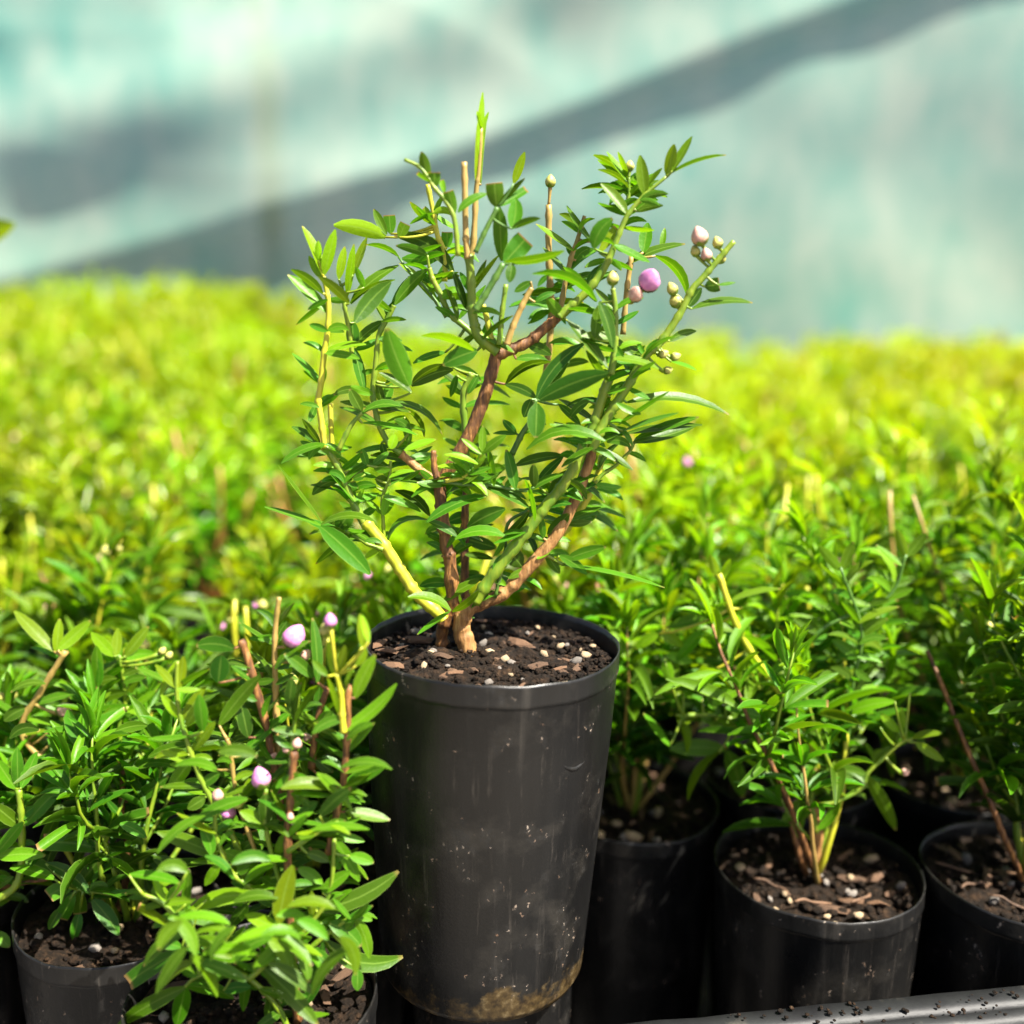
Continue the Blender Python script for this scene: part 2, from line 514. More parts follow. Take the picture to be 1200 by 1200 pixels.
def soil_mesh(name, r, seed, dome=0.0, rings=16, seg=44, amp=0.0022):
    V, F = [(0, 0, 0)], []
    off = Vector((seed * 3.7, seed * 1.3, 0))
    for j in range(1, rings + 1):
        rr = r * j / rings
        for k in range(seg):
            th = 2 * math.pi * (k + 0.5 * (j % 2)) / seg
            x, y = rr * math.cos(th), rr * math.sin(th)
            q = Vector((x, y, 0)) * 130 + off
            z = amp * (noise.noise(q) + 0.7 * noise.noise(q * 2.6)) + dome * (1 - (rr / r) ** 2)
            V.append((x, y, z))
    for k in range(seg): F.append((0, 1 + k, 1 + (k + 1) % seg))
    for j in range(rings - 1):
        a, b = 1 + j * seg, 1 + (j + 1) * seg
        for k in range(seg): F.append((a + k, b + k, b + (k + 1) % seg, a + (k + 1) % seg))
    return mesh(name, V, F, SOIL)

def crumbs_mesh(name, r, n, seed, lo=0.0005, hi=0.0016):
    rg = random.Random(seed); b = Bag()
    for i in range(n):
        a, q = rg.random() * 6.283, r * math.sqrt(rg.random())
        V, F = blob(rg.uniform(lo, hi), seed * 1000 + i, (1, rg.uniform(0.6, 1.2), rg.uniform(0.5, 1)), 0.4, 1)
        p = Vector((q * math.cos(a), q * math.sin(a), rg.uniform(-0.0003, 0.0012)))
        b.add([v + p for v in V], F)
    return b.mesh(name, SOIL)

RB, HB = 0.0312, 0.1095           # the tube pots in the bed
BED_POT = [mesh('tube_pot%d' % i, *lathe(pot_profile(HB, 0.0255, RB), 48, 0.012, i * 1.7), PLASTIC) for i in range(3)]
BED_SOIL = [soil_mesh('bed_soil%d' % i, RB - 0.0012, i + 1) for i in range(3)]
BED_CRUMBS = [crumbs_mesh('bed_crumbs%d' % i, RB - 0.003, 220, i + 5, 0.0006, 0.0020) for i in range(2)]
PEBBLE = []
for i in range(8):
    V, F = blob(1.0, 50 + i, (1, rnd.uniform(0.6, 0.9), rnd.uniform(0.45, 0.75)), 0.3, 1)
    PEBBLE.append(mesh('pebble%d' % i, V, F, STONE if i < 4 else GREY_STONE))
CHIP = []
for i in range(5):
    V, F = blob(1.0, 80 + i, (1.6, rnd.uniform(0.4, 0.6), rnd.uniform(0.2, 0.35)), 0.5, 1)
    CHIP.append(mesh('bark_chip%d' % i, V, F, WOOD, smooth=False))

def place(name, me, parent, loc, scale, rot, color=None):
    o = obj(name, me, parent)
    o.location = loc; o.scale = (scale,) * 3; o.rotation_euler = rot
    return o
def strew(soil, r, npeb, nchip, seed, zoff=0.0006, s0=0.0012, s1=0.0030):
    rg = random.Random(seed)
    for i in range(npeb):
        a, q = rg.random() * 6.283, r * math.sqrt(rg.random())
        place('pebble', rg.choice(PEBBLE), soil, (q * math.cos(a), q * math.sin(a), zoff), rg.uniform(s0, s1), (rg.random(), rg.random(), rg.random() * 6.28))
    for i in range(nchip):
        a, q = rg.random() * 6.283, r * math.sqrt(rg.random())
        place('bark_chip', rg.choice(CHIP), soil, (q * math.cos(a), q * math.sin(a), zoff), rg.uniform(s0 * 1.2, s1 * 1.3), (rg.uniform(-.4, .4), rg.uniform(-.4, .4), rg.random() * 6.28))

# ------------------------------------------------------------------ leaves
def leaf_prof(t, cut):
    if cut: t = t * 0.66
    return (t ** 0.62) * ((1 - t) ** 0.70) * 2.48
def leaf_geom(P0, P1, ctrl, side, w, cut=False, segs=6, fold=0.18, cols=4):
    """curved lanceolate blade from P0 to P1; side = unit vector across"""
    V, UV, F = [], [], []
    for i in range(segs + 1):
        t = i / segs
        c = P0 * (1 - t) ** 2 + ctrl * (2 * t * (1 - t)) + P1 * t * t
        T = ((ctrl - P0) * (1 - t) + (P1 - ctrl) * t).normalized()
        S = (side - T * side.dot(T)).normalized()
        N = T.cross(S)
        if N.z < 0: N = -N
        hw = 0.5 * w * max(0.06, leaf_prof(0.02 + 0.96 * t, cut))
        for k in range(cols + 1):
            u = 2 * k / cols - 1
            V.append(c + S * (u * hw) + N * (abs(u) ** 1.3 * hw * fold))
            UV.append((0.5 + 0.5 * u, t))
    for i in range(segs):
        for k in range(cols):
            a = i * (cols + 1) + k
            F.append((a, a + 1, a + cols + 2, a + cols + 1))
    return V, F, UV

def quad_pts(P0, ctrl, P1, n):
    return [P0 * (1 - t) ** 2 + ctrl * (2 * t * (1 - t)) + P1 * t * t for t in (i / n for i in range(n + 1))]

def bud_mesh(name, kind):
    V, F = [], []
    seg, rings = 16, 10
    for j in range(rings + 1):
        ph = math.pi * j / rings
        for k in range(seg):
            th = 2 * math.pi * k / seg
            r = math.sin(ph) * (1 - 0.10 * max(0.0, math.cos(4 * th)) ** 6) * (1 - 0.10 * max(0, math.cos(ph) * -1))
            V.append((r * math.cos(th), r * math.sin(th), -math.cos(ph) * 0.92 + (0.12 * math.sin(ph * 0.5) ** 8)))
    for j in range(rings):
        for k in range(seg):
            F.append((j * seg + k, j * seg + (k + 1) % seg, (j + 1) * seg + (k + 1) % seg, (j + 1) * seg + k))
    V = [(x, y, z * (1.08 if z > 0 else 1.0) + 0.16 * max(0.0, z) ** 8) for (x, y, z) in V]
    nb, n0 = len(F), len(V)
    for k in range(16):                      # four small sepals cupping the base
        th = 2 * math.pi * k / 16
        r = 0.98 if k % 4 == 2 else (0.86 if k % 4 in (1, 3) else 0.66)
        z = -0.28 if k % 4 == 2 else (-0.58 if k % 4 in (1, 3) else -0.80)
        V += [(0.20 * math.cos(th), 0.20 * math.sin(th), -1.06), (0.62 * math.cos(th), 0.62 * math.sin(th), -0.90), (r * 1.04 * math.cos(th), r * 1.04 * math.sin(th), z)]
    for k in range(16):
        k2 = (k + 1) % 16
        for j in range(2): F.append((n0 + 3 * k + j, n0 + 3 * k2 + j, n0 + 3 * k2 + j + 1, n0 + 3 * k + j + 1))
    me = mesh(name, V, F, BUD[kind])
    me.materials.append(GREEN_STEM)
    for p in me.polygons[nb:]: p.material_index = 1
    return me
BUDM = {k: bud_mesh('bud_' + k, k) for k in 'PRY'}
def parse(text):
    out = []
    for ln in text.strip().splitlines():
        ln = ln.split('#')[0].strip()
        if ln: out.append(ln.split())
    return out

def small_leaves(root, rest):
    """leaves past the three hundred largest, as one part"""
    if not rest: return
    V, F, UV, C = [], [], [], []
    for (v, f, uv, col) in rest:
        n = len(V)
        V += v; UV += uv; F += [tuple(i + n for i in q) for q in f]; C += [col] * len(v)
    o = obj('small_leaves', mesh('small_leaves', V, F, LEAF_ATTR, uvs=UV, cols=C), root)
    o['kind'] = 'stuff'
def traced_plant(root, Y0, stems, leaves, buds, jitter, seed, wscale=1.0, extra=(), droop=()):
    """stems: 'colour depth_mm r0 r1 x,y[,d] x,y ...'; leaves: 'x0 y0 x1 y1 w bend tone [c] [depth]'
    positions are photo pixels, stood up at the plant's own distance with their own depth"""
    rg = random.Random(seed)
    inv = root.matrix_world.inverted() if False else None
    base = root.location
    S = []
    for row in parse(stems):
        c, d, r0, r1 = row[0], float(row[1]), float(row[2]), float(row[3])
        pts, pix, dep = [], [], []
        n = len(row) - 4
        for i, q in enumerate(row[4:]):
            q = [float(v) for v in q.split(',')]
            dd = q[2] if len(q) > 2 else d
            pts.append(at(q[0], q[1], Y0 + dd * 0.001)); pix.append((q[0], q[1])); dep.append(dd)
        px = fwd(pts[0]) / 1200
        rad = [(r0 + (r1 - r0) * i / (n - 1)) * px for i in range(n)]
        P, Rr = smooth_path(pts, rad, 8)
        acc, last = 0.0, 0.0
        for i in range(1, len(P)):
            acc += (P[i] - P[i - 1]).length / px
            last += (P[i] - P[i - 1]).length / px
            if last > 20 and r0 < 8.8:
                last = rg.uniform(-14, 0)
                Rr[i] *= 1.22
            Rr[i] *= 0.90 + (0.16 if c in 'bp' else 0.07) * noise.noise(Vector((acc * 0.11, r0, len(S))))
        # dense pixel/depth samples for attaching leaves
        smp = []
        for i in range(len(pix) - 1):
            for k in range(8):
                t = k / 8
                smp.append((pix[i][0] * (1 - t) + pix[i + 1][0] * t, pix[i][1] * (1 - t) + pix[i + 1][1] * t, dep[i] * (1 - t) + dep[i + 1] * t))
        smp.append((*pix[-1], dep[-1]))
        bag = Bag()
        V, F = tube([p - base for p in P], Rr, 12, 0.12 if c in 'bp' else 0.05, seed)
        bag.add(V, F)
        # swollen nodes along woody stems
        S.append(dict(c=c, bag=bag, smp=smp, r=r1 * px, leaves=[], buds=[], nodes=[]))
    def nearest(x, y):
        best = None
        for s in S:
            for (a, b, d) in s['smp']:
                q = (a - x) ** 2 + (b - y) ** 2
                if best is None or q < best[0]: best = (q, s, a, b, d)
        return best
    def attach(x, y, rpx, up=True):
        q, s, a, b, d = nearest(x, y)
        dist = math.sqrt(q)
        for (nx, ny, nd) in s['nodes']:
            if (nx - x) ** 2 + (ny - y) ** 2 < 20: return s, nd
        nd = d + rg.uniform(-1, 1) * min(jitter, dist * 0.12)
        if dist > 3.0:
            p0, p1 = at(a, b, Y0 + d * 0.001), at(x, y, Y0 + nd * 0.001)
            m = (p0 + p1) / 2 + Vector((0, 0, -0.12 * (p1 - p0).length))
            pp = quad_pts(p0, m, p1, 5)
            k = fwd(p0) / 1200
            V, F = tube([v - base for v in pp], [k * rpx * (1.15 - 0.4 * i / 5) for i in range(6)], 6)
            s['bag'].add(V, F)
        s['nodes'].append((x, y, nd))
        return s, nd
    rows = parse(leaves)
    for (n, xa, xb, ya, yb, tone, da, db) in droop:     # leaves hanging over the rim
        for i in range(n):
            a, b = rg.uniform(xa, xb), rg.uniform(ya, yb)
            th = rg.uniform(-0.35, 1.35); sg = rg.choice((-1, 1)); L = rg.uniform(34, 72)
            rows.append([str(v) for v in (a, b, a + sg * L * math.cos(th), b + L * math.sin(th), rg.uniform(9, 15), rg.uniform(2, 8), max(0.05, tone + rg.uniform(-.2, .25)), rg.uniform(da, db))])
    for (si, n, f0, f1, tone) in extra:          # small leaves in opposite pairs along a stem
        smp = S[si]['smp']
        for i in range(n):
            a, b, d = smp[int((len(smp) - 1) * (f0 + (f1 - f0) * (i + rg.random() * 0.6) / n))]
            an = rg.uniform(-0.4, 1.0)
            for sg in (-1, 1, rg.choice((-1, 1))):
                L = rg.choice((rg.uniform(18, 34), rg.uniform(26, 56)))
                th = an + rg.uniform(-.5, .5)
                rows.append([str(v) for v in (a, b, a + sg * L * math.cos(th), b - L * math.sin(th), rg.uniform(5, 9), rg.uniform(-2, 6), max(0.05, tone + rg.uniform(-.15, .25)), d + rg.uniform(-3, 9))])
    for row in rows:
        x0, y0, x1, y1, w, b, tone = [float(v) for v in row[:7]]
        cut = 'c' in row[7:]
        s, nd = attach(x0, y0, 1.7)
        for q in row[7:]:
            if q != 'c': nd = float(q)
        p0 = at(x0, y0, Y0 + nd * 0.001)
        Lpx = math.hypot(x1 - x0, y1 - y0)
        mm = Lpx * fwd(p0) / 1.2
        nd1 = nd + mm * rg.uniform(-0.38, 0.38)
        p1 = at(x1, y1, Y0 + nd1 * 0.001)
        k = fwd(p0) / 1200
        view = (p0 - Vector((0, 0, CZ))).normalized()
        T = (p1 - p0).normalized()
        perp = T.cross(view).normalized()
        upv = perp if perp.z >= 0 else -perp
        if abs(perp.z) < 0.12 and perp.x < 0: upv = -upv if upv.x < 0 else upv
        ctrl = (p0 + p1) / 2 + upv * (2 * b * k) + view * rg.uniform(-0.1, 0.1) * (p1 - p0).length
        w *= wscale
        wt = max(w, min(15.0, 0.27 * Lpx))
        roll = math.acos(min(1, w / wt))
        sa = perp * math.cos(roll) + view * math.sin(roll)
        sb = perp * math.cos(roll) - view * math.sin(roll)
        side = sa if abs(T.cross(sa).z) > abs(T.cross(sb).z) else sb
        V, F, UV = leaf_geom(p0 - base, p1 - base, ctrl - base, side, wt * k * 1.06, cut, fold=rg.uniform(0.08, 0.3))
        s['leaves'].append((V, F, UV, tone, cut, Lpx * max(w, 4)))
    for row in parse(buds):
        x, y, r = [float(v) for v in row[:3]]; kind = row[3]; r *= 0.92
        s, d = (None, None)
        # stalk from the nearest stem
        q, s, a, b, d = nearest(x, y + r)
        dd = d + rg.uniform(-1.5, 1.5)
        if len(row) > 4: dd = float(row[4])
        p0, pb = at(a, b, Y0 + d * 0.001), at(x, y, Y0 + dd * 0.001)
        k = fwd(pb) / 1200
        ax = (pb - p0)
        ax = (ax.normalized() * 0.6 + Vector((0, 0, 1)) * 0.5).normalized() if ax.length > 1e-5 else Vector((0, 0, 1))
        p1 = pb - ax * (r * k * 0.9)
        pp = quad_pts(p0, (p0 + p1) / 2 + Vector((0, 0, -0.1 * (p1 - p0).length)), p1, 5)
        V, F = tube([v - base for v in pp], [k * 2.0 * (0.9 + 0.5 * (i / 5) ** 3) for i in range(6)], 6)
        s['bag'].add(V, F)
        s['buds'].append((pb - base, r * k, ax, kind))
    areas = sorted((l[5] for s in S for l in s['leaves']), reverse=True)
    limit = areas[299] if len(areas) > 300 else -1
    rest = []
    for s in S:
        so = obj('stem', s['bag'].mesh('stem', STEM[s['c']]), root)
        for (V, F, UV, tone, cut, area) in s['leaves']:
            col = (max(0, min(1, tone + rg.uniform(-0.06, 0.06))), rg.random(), 1.0 if cut else rg.choice((0, 0, 0.5)), 1)
            if area < limit:
                rest.append((V, F, UV, col)); continue
            lo = obj('leaf', mesh('leaf', V, F, LEAF, uvs=UV), so)
            lo.color = col
        for (p, r, ax, kind) in s['buds']:
            bo = obj('flower_bud', BUDM[kind], so)
            bo.location = p; bo.scale = (r, r, r)
            bo.rotation_euler = ax.to_track_quat('Z', 'Y').to_euler()
    small_leaves(root, rest)
    return S

# ================================================================== the raised potted shrub
def hero():
    h = 0.097
    tilt = Matrix.Rotation(R(2.2), 4, 'Y')
    base = Vector((-0.0090, 0.2665, 0.0960))
    root = obj('potted_shrub', None, loc=base)
    tag(root, 'tall branching shrub with pink buds in black plastic tube pot standing above the other pots', 'potted plant')
    r0, r1 = 0.0292, 0.0343
    V, F = lathe(pot_profile(h, r0, r1), 96, 0.008, 0.6)
    V = [tilt @ Vector(v) for v in V]
    po = obj('pot', mesh('raised_pot', V, F, MUDDY), root)
    # wrinkle welded into the plastic below the rim
    wr = []
    for i in range(13):
        t = i / 12
        th = R(-90 + 32 + 22 * t)
        z = h - 0.0215 - 0.0035 * math.sin(math.pi * t)
        rr = r0 + (r1 - r0) * z / h - 0.0003
        wr.append(tilt @ Vector((rr * math.cos(th), rr * math.sin(th), z)))
    V, F = tube(wr, [0.0001 + 0.0007 * math.sin(math.pi * i / 12) for i in range(13)], 6)
    obj('wrinkle', mesh('wrinkle', V, F, MUDDY), po)
    zs = h - 0.0052
    so = obj('soil', soil_mesh('raised_soil', r1 - 0.0013, 9, 0.0016, 30, 90, 0.0020), root)
    so.matrix_local = tilt @ Matrix.Translation((0, 0, zs))
    cr = obj('crumbs', crumbs_mesh('raised_crumbs', r1 - 0.0025, 1300, 31, 0.0003, 0.0012), so)
    cr.location = (0, 0, 0.0008); cr['kind'] = 'stuff'
    strew(so, r1 - 0.005, 22, 30, 77, 0.0016, 0.0006, 0.0021)
    # the stones and chips that can be told apart in the photograph
    def on_soil(x, y):
        d = ray(x, y); z = base.z + zs + 0.001
        p = Vector((0, 0, CZ)) + d * ((z - CZ) / d.z) - base
        q = tilt.inverted() @ p
        return (q.x, q.y, 0.0022)
    for (x, y, s, m) in ((592, 776, 2.1, 0), (574, 768, 1.9, 1), (686, 768, 1.9, 2), (572, 748, 1.7, 5), (676, 775, 2.3, 7), (512, 752, 2.2, 6), (630, 738, 1.2, 3), (508, 770, 1.6, 4), (649, 748, 1.0, 1), (694, 757, 1.2, 0), (618, 745, 1.0, 6), (664, 757, 1.4, 5)):
        place('pebble', PEBBLE[m], so, on_soil(x, y), s * 0.001, (0.2, 0.1, x))
    for (x, y, s, m, a) in ((606, 757, 4.2, 0, -0.9), (455, 772, 2.4, 1, -0.5), (462, 788, 2.6, 2, -0.4), (630, 782, 2.2, 3, 0.4), (515, 774, 3.0, 4, -0.7), (488, 757, 3.2, 0, -0.3), (445, 762, 2.2, 2, 1.2), (530, 795, 2.0, 1, 0.2), (655, 785, 1.8, 4, 0.5)):
        place('bark_chip', CHIP[m], so, on_soil(x, y), s * 0.001, (0.2, -0.1, a))
    stems = '''
    p 1 13 11  549,778 548,760 541,738 543,722 551,706
    b 1 8.5 8   520,772,4 518,742,3 523,722,1 530,702 527,655 523,640 519,607 516,580 515,562
    b 1 9 8     515,566 527,549 541,526 553,503 567,467 576,437 582,414
    b 1 8 6     582,416 600,409 620,400 637,386 656,370
    g -1 6.5 2  655,371 669,359 693,336 711,309 723,280 735,253 755,229 781,207
    g -2 7.5 5.5 584,412 563,396 556,380 553,360 552,327 549,298
    t -4 4.2 3.8 548,303 546,280 545,240 544,190
    t 2 4.6 2.2 551,303 555,280 558,224 561,200 564,150
    g 4 4.6 3.2   570,408 552,389 527,367 516,344 507,327 503,314
    y 8 3.6 3.2   521,330 521,297 513,277 508,250 501,216
    g -4 4 3    585,404 588,370 593,333
    t -4 4.5 3.5 594,404 600,385 612,358 623,337
    y -2 4 3.5  577,402 571,375 566,357
    t 22 4.5 4  640,440 647,365 645,340 643,290 643,240
    t 10 4 2.5  655,372 661,340 669,303 677,280 685,253
    p 2 10 6    551,712 573,703 590,695 609,677 629,655 655,623 676,580 691,540 694,524
    g -3 8 6    556,706 576,676 616,624 637,596 655,575 671,551 688,515 697,495 707,462 716,438
    g -6 5 3    716,438 720,415 721,393 721,360 718,338
    g -4 7 5    694,528 704,503 720,476 739,447 753,422 763,411
    g -4 5.5 3.6 763,412 775,400 797,367 810,341 824,325 842,304 860,283
    y 12 6 4    648,637 673,607 697,567 706,534
    t 12 3.6 3.4    730,392 734,345 740,300
    y -3 8 7    519,726 512,717 489,697 471,671 451,640 428,611
    g 0 6 4.5   448,637 432,622 417,595 407,573 395,545 381,523
    y 0 4.4 3.0 381,525 376,490 373,470 376,450 380,413 384,388 385,360 383,342 379,324
    y 6 3.4 3.2     389,522 388,500 387,473
    p 4 6 5     508,563 490,549 470,532
    g 4 4 3     470,532 456,520 444,497 437,462 440,430 444,393 455,372 462,358
    b 12 5.5 5  547,720 545,690 545,650 545,600 547,570
    g 14 4.5 4  547,570 546,520 543,463 553,438
    b -2 4.5 3.5 512,560 509,548 508,528
    g -4 3.5 2.5 397,527 411,499 424,484
    g 0 2.6 1.8 450,640 449,610 448,585 456,560 458,540
    g -6 3.2 1.6 449,644 432,638 412,626 397,623
    d -5 2.6 2  519,564 545,568 570,568 604,574
    y -6 2.6 2  522,564 544,559 560,545
    g -8 3.4 2.2 537,300 532,255 520,233 509,220 493,197 474,187
    d -10 4.6 4 557,364 572,340 590,309
    d -8 3.4 3  557,296 570,268 583,243
    g 6 3.5 2.5 413,420 411,400 405,365 400,335
    d 6 2.5 2   523,372 505,345 489,327
    d 0 2.5 2   580,700 592,650 592,628 598,610 620,598
    g 4 3 2     736,235 737,222 737,208
    d 4 4 3     600,532 612,508 622,492 628,468
    g 5 3 2     638,650 648,655 660,662
    g 4 3 2     697,566 706,556 722,545 739,528
    '''
    leaves = '''
    558 216 561 136 6 2 0.95
    564 216 571 138 5 -1 0.95
    563 185 566 108 8 0 0.9
    565 160 573 131 5 1 0.9
    564 152 559 130 5 0 0.9
    502 209 494 178 12 0 0.5
    509 220 509 202 14 0 0.45 c
    533 250 525 224 13 0 0.45 c
    521 226 517 211 7 0 0.7 c
    508 216 489 203 5 0 0.6 c
    537 249 572 227 9 4 0.35
    582 243 579 214 20 0 0.4 c
    584 241 615 209 7 0 0.3
    585 242 617 222 9 0 0.4 c
    585 243 588 306 17 0 0.3
    591 308 616 280 24 0 0.25 c
    592 307 661 294 10 -4 0.4
    600 268 604 232 17 2 0.5
    600 268 633 256 8 2 0.35
    602 215 615 178 10 0 0.95 18
    600 309 597 331 12 0 0.2
    505 258 494 246 13 0 0.8 c
    524 290 524 272 13 0 0.4 c
    452 278 391 264 18 4 0.9
    531 318 462 276 17 12 0.3
    512 304 471 303 14 0 0.4
    501 299 464 288 10 2 0.35
    500 316 463 357 14 2 0.35
    453 275 438 245 10 0 0.55
    458 274 456 252 14 0 0.45 c
    468 278 475 262 13 0 0.7 c
    467 301 429 287 6 4 0.3
    546 362 531 318 9 0 0.15
    378 322 354 265 10 2 0.85
    373 305 373 282 8 0 0.9
    380 322 393 269 13 0 0.85
    376 326 362 300 9 0 0.75
    383 366 337 322 13 2 0.65
    378 344 341 316 10 3 0.5
    409 355 373 324 11 2 0.55 -6
    397 327 404 289 10 0 0.9
    408 346 415 286 9 0 0.9
    414 322 430 278 9 0 0.75
    427 337 417 313 8 0 0.6
    411 356 467 311 11 5 0.45
    412 353 463 328 6 4 0.4
    416 378 458 330 20 3 0.25 -8
    414 407 413 376 15 0 0.25
    416 405 452 376 11 3 0.3
    447 378 476 375 6 2 0.4
    480 452 453 385 26 -2 0.45 -10
    415 408 427 459 12 0 0.2
    370 475 362 495 8 0 0.3
    376 523 342 500 9 2 0.25
    375 520 354 491 7 0 0.3
    372 526 352 517 7 0 0.35
    424 482 410 456 13 0 0.35
    423 458 391 463 9 4 0.4
    425 484 475 479 9 8 0.35
    452 474 518 509 8 14 0.35
    470 478 497 512 6 7 0.35
    448 473 441 446 10 0 0.4
    449 474 459 449 12 0 0.4
    482 460 444 437 9 2 0.3
    452 449 467 436 5 0 0.2
    482 452 531 433 15 4 0.2
    483 450 520 427 9 3 0.3
    522 413 484 426 8 2 0.25
    559 411 519 428 20 2 0.2 -6
    555 411 494 394 9 6 0.65 -9
    530 430 564 447 10 3 0.15
    425 496 488 510 6 3 0.55
    475 489 480 521 10 0 0.45
    474 528 511 515 8 1 0.7 -8
    458 526 463 509 11 0 0.9 -8
    447 519 452 536 8 0 0.15
    396 546 367 545 7 1 0.65
    396 553 367 552 6 2 0.6
    396 563 366 580 12 4 0.25
    400 536 377 528 7 1 0.65
    411 546 391 532 6 0 0.55
    426 551 410 540 7 0 0.5
    410 552 442 560 6 0 0.5
    420 549 437 539 9 0 0.35
    436 546 456 529 8 0 0.4
    440 561 458 567 14 0 0.5
    441 571 424 574 7 3 0.45
    417 594 426 572 6 0 0.75
    417 591 408 563 8 0 0.4
    428 556 414 562 8 0 0.4
    430 545 424 526 9 0 0.35
    404 560 420 572 8 0 0.35
    376 616 310 594 6 1 0.5 -8
    377 613 326 546 4 -1 0.5 -6
    376 615 441 612 8 9 0.45 -7
    375 617 434 673 22 2 0.3 -10
    395 622 412 598 19 0 0.25
    396 622 420 602 9 3 0.35
    446 643 427 658 8 2 0.85
    500 609 453 638 7 14 0.5
    500 612 571 581 12 6 0.3 -8
    502 611 536 629 9 2 0.2 -7
    503 604 463 575 11 6 0.2
    501 567 457 562 7 2 0.15
    564 532 541 514 7 0 0.75 -9
    565 529 566 499 9 0 0.6 -9
    566 531 593 510 11 1 0.6 -8
    560 544 521 533 6 2 0.75 -9
    560 546 583 534 8 0 0.6
    570 552 592 549 11 2 0.55
    604 573 593 527 13 1 0.3 -7
    626 571 625 544 11 0 0.3
    629 567 660 535 10 1 0.2
    604 546 661 534 11 3 0.4
    620 575 660 556 8 3 0.35
    571 572 620 595 10 3 0.3
    548 618 592 596 18 2 0.22 -4
    591 628 533 632 12 8 0.5 -9
    591 628 578 652 6 -3 0.6
    545 631 582 642 15 0 0.2
    549 604 525 612 14 1 0.15
    612 664 592 640 20 0 0.25
    592 628 620 598 9 -3 0.2
    602 650 578 668 14 2 0.3
    642 627 667 602 14 0 0.3
    637 631 634 604 8 0 0.4
    640 633 669 634 7 2 0.6
    637 632 607 628 5 1 0.4
    665 655 710 641 13 1 0.4
    655 651 688 673 11 2 0.45
    640 649 656 672 11 0 0.45
    657 662 779 689 5 3 0.55
    640 651 667 650 9 3 0.45
    624 668 596 678 9 2 0.5
    528 716 478 700 10 7 0.6 -9
    527 717 489 744 6 0 0.5 -8
    520 704 562 680 11 2 0.6
    530 717 561 692 8 -3 0.5 -9
    530 719 556 724 6 1 0.25
    527 684 492 687 12 3 0.2
    540 682 562 671 12 2 0.45
    696 291 718 256 18 5 0.35 -8
    693 283 664 241 7 -2 0.35
    702 296 723 267 11 0 0.9 c
    735 251 704 215 11 2 0.65
    735 212 711 178 6 0 0.7
    735 206 724 178 6 0 0.7
    738 216 752 203 6 1 0.7
    756 229 750 182 14 0 0.7
    782 207 790 169 13 0 0.7
    788 200 811 160 9 0 0.6
    781 207 851 182 4 4 0.35
    756 219 776 197 6 0 0.7
    751 238 773 225 5 1 0.5
    746 248 777 241 8 2 0.45
    754 296 759 261 15 0 0.5
    775 292 779 267 7 0 0.6
    733 311 803 286 9 5 0.35
    768 300 805 346 11 9 0.3
    806 360 822 337 11 0 0.2
    826 336 843 333 16 0 0.25 c
    842 334 862 331 4 0 0.3
    811 362 882 355 8 6 0.4
    785 400 816 388 9 3 0.35
    699 353 624 321 10 12 0.4 -9
    702 354 718 407 13 2 0.2 -9
    660 373 641 349 13 0 0.5
    665 376 712 432 11 2 0.3 -6
    627 354 651 343 7 2 0.2
    675 305 692 291 11 3 0.4
    672 300 664 287 7 0 0.2
    697 397 701 358 13 0 0.5
    705 400 716 372 12 0 0.45
    629 467 685 402 15 8 0.12 -7
    632 467 669 415 16 2 0.25 -6
    632 469 713 437 22 4 0.18 -8
    628 466 592 451 11 3 0.12 -6
    629 473 628 513 21 0 0.18 -8
    622 468 614 489 13 0 0.15
    593 450 646 424 9 8 0.2
    605 421 643 424 9 3 0.4
    618 404 646 416 13 2 0.25
    605 508 589 492 9 0 0.15
    605 509 578 508 5 1 0.2
    612 509 640 497 7 2 0.3
    709 517 617 527 12 18 0.45 -10
    673 506 686 526 8 2 0.4
    655 474 680 498 9 1 0.3
    711 518 739 524 10 5 0.35
    722 500 741 523 6 3 0.55
    735 472 854 486 10 13 0.35
    725 498 784 459 5 0 0.35
    730 505 795 484 5 1 0.35
    733 508 823 498 8 2 0.35
    745 514 819 489 10 2 0.3
    742 519 815 499 11 -2 0.25
    735 530 757 541 6 2 0.4
    787 424 816 434 4 1 0.5
    665 576 701 557 7 5 0.25
    690 470 668 490 10 3 0.3
    715 465 700 485 8 0 0.35
    730 420 712 405 10 2 0.4
    745 440 765 428 8 2 0.4
    660 430 690 424 9 3 0.25
    560 440 548 462 8 0 0.3
    535 440 528 465 8 0 0.3
    480 505 462 492 9 3 0.35
    622 330 603 342 9 0 0.3
    650 400 630 412 9 0 0.3
    '''
    buds = '''
    761 329 14.5 P -9
    745 345 10 R -9
    788 339 7.5 Y
    792 353 8.5 Y
    718 327 8 Y
    820 278 11 R
    815 295 6.5 Y
    828 299 7.5 R
    841 285 7 Y
    845 303 6.5 Y
    777 415 6 Y
    791 418 6 Y
    782 434 5.5 Y
    738 195 6 Y
    645 213 7 Y
    '''
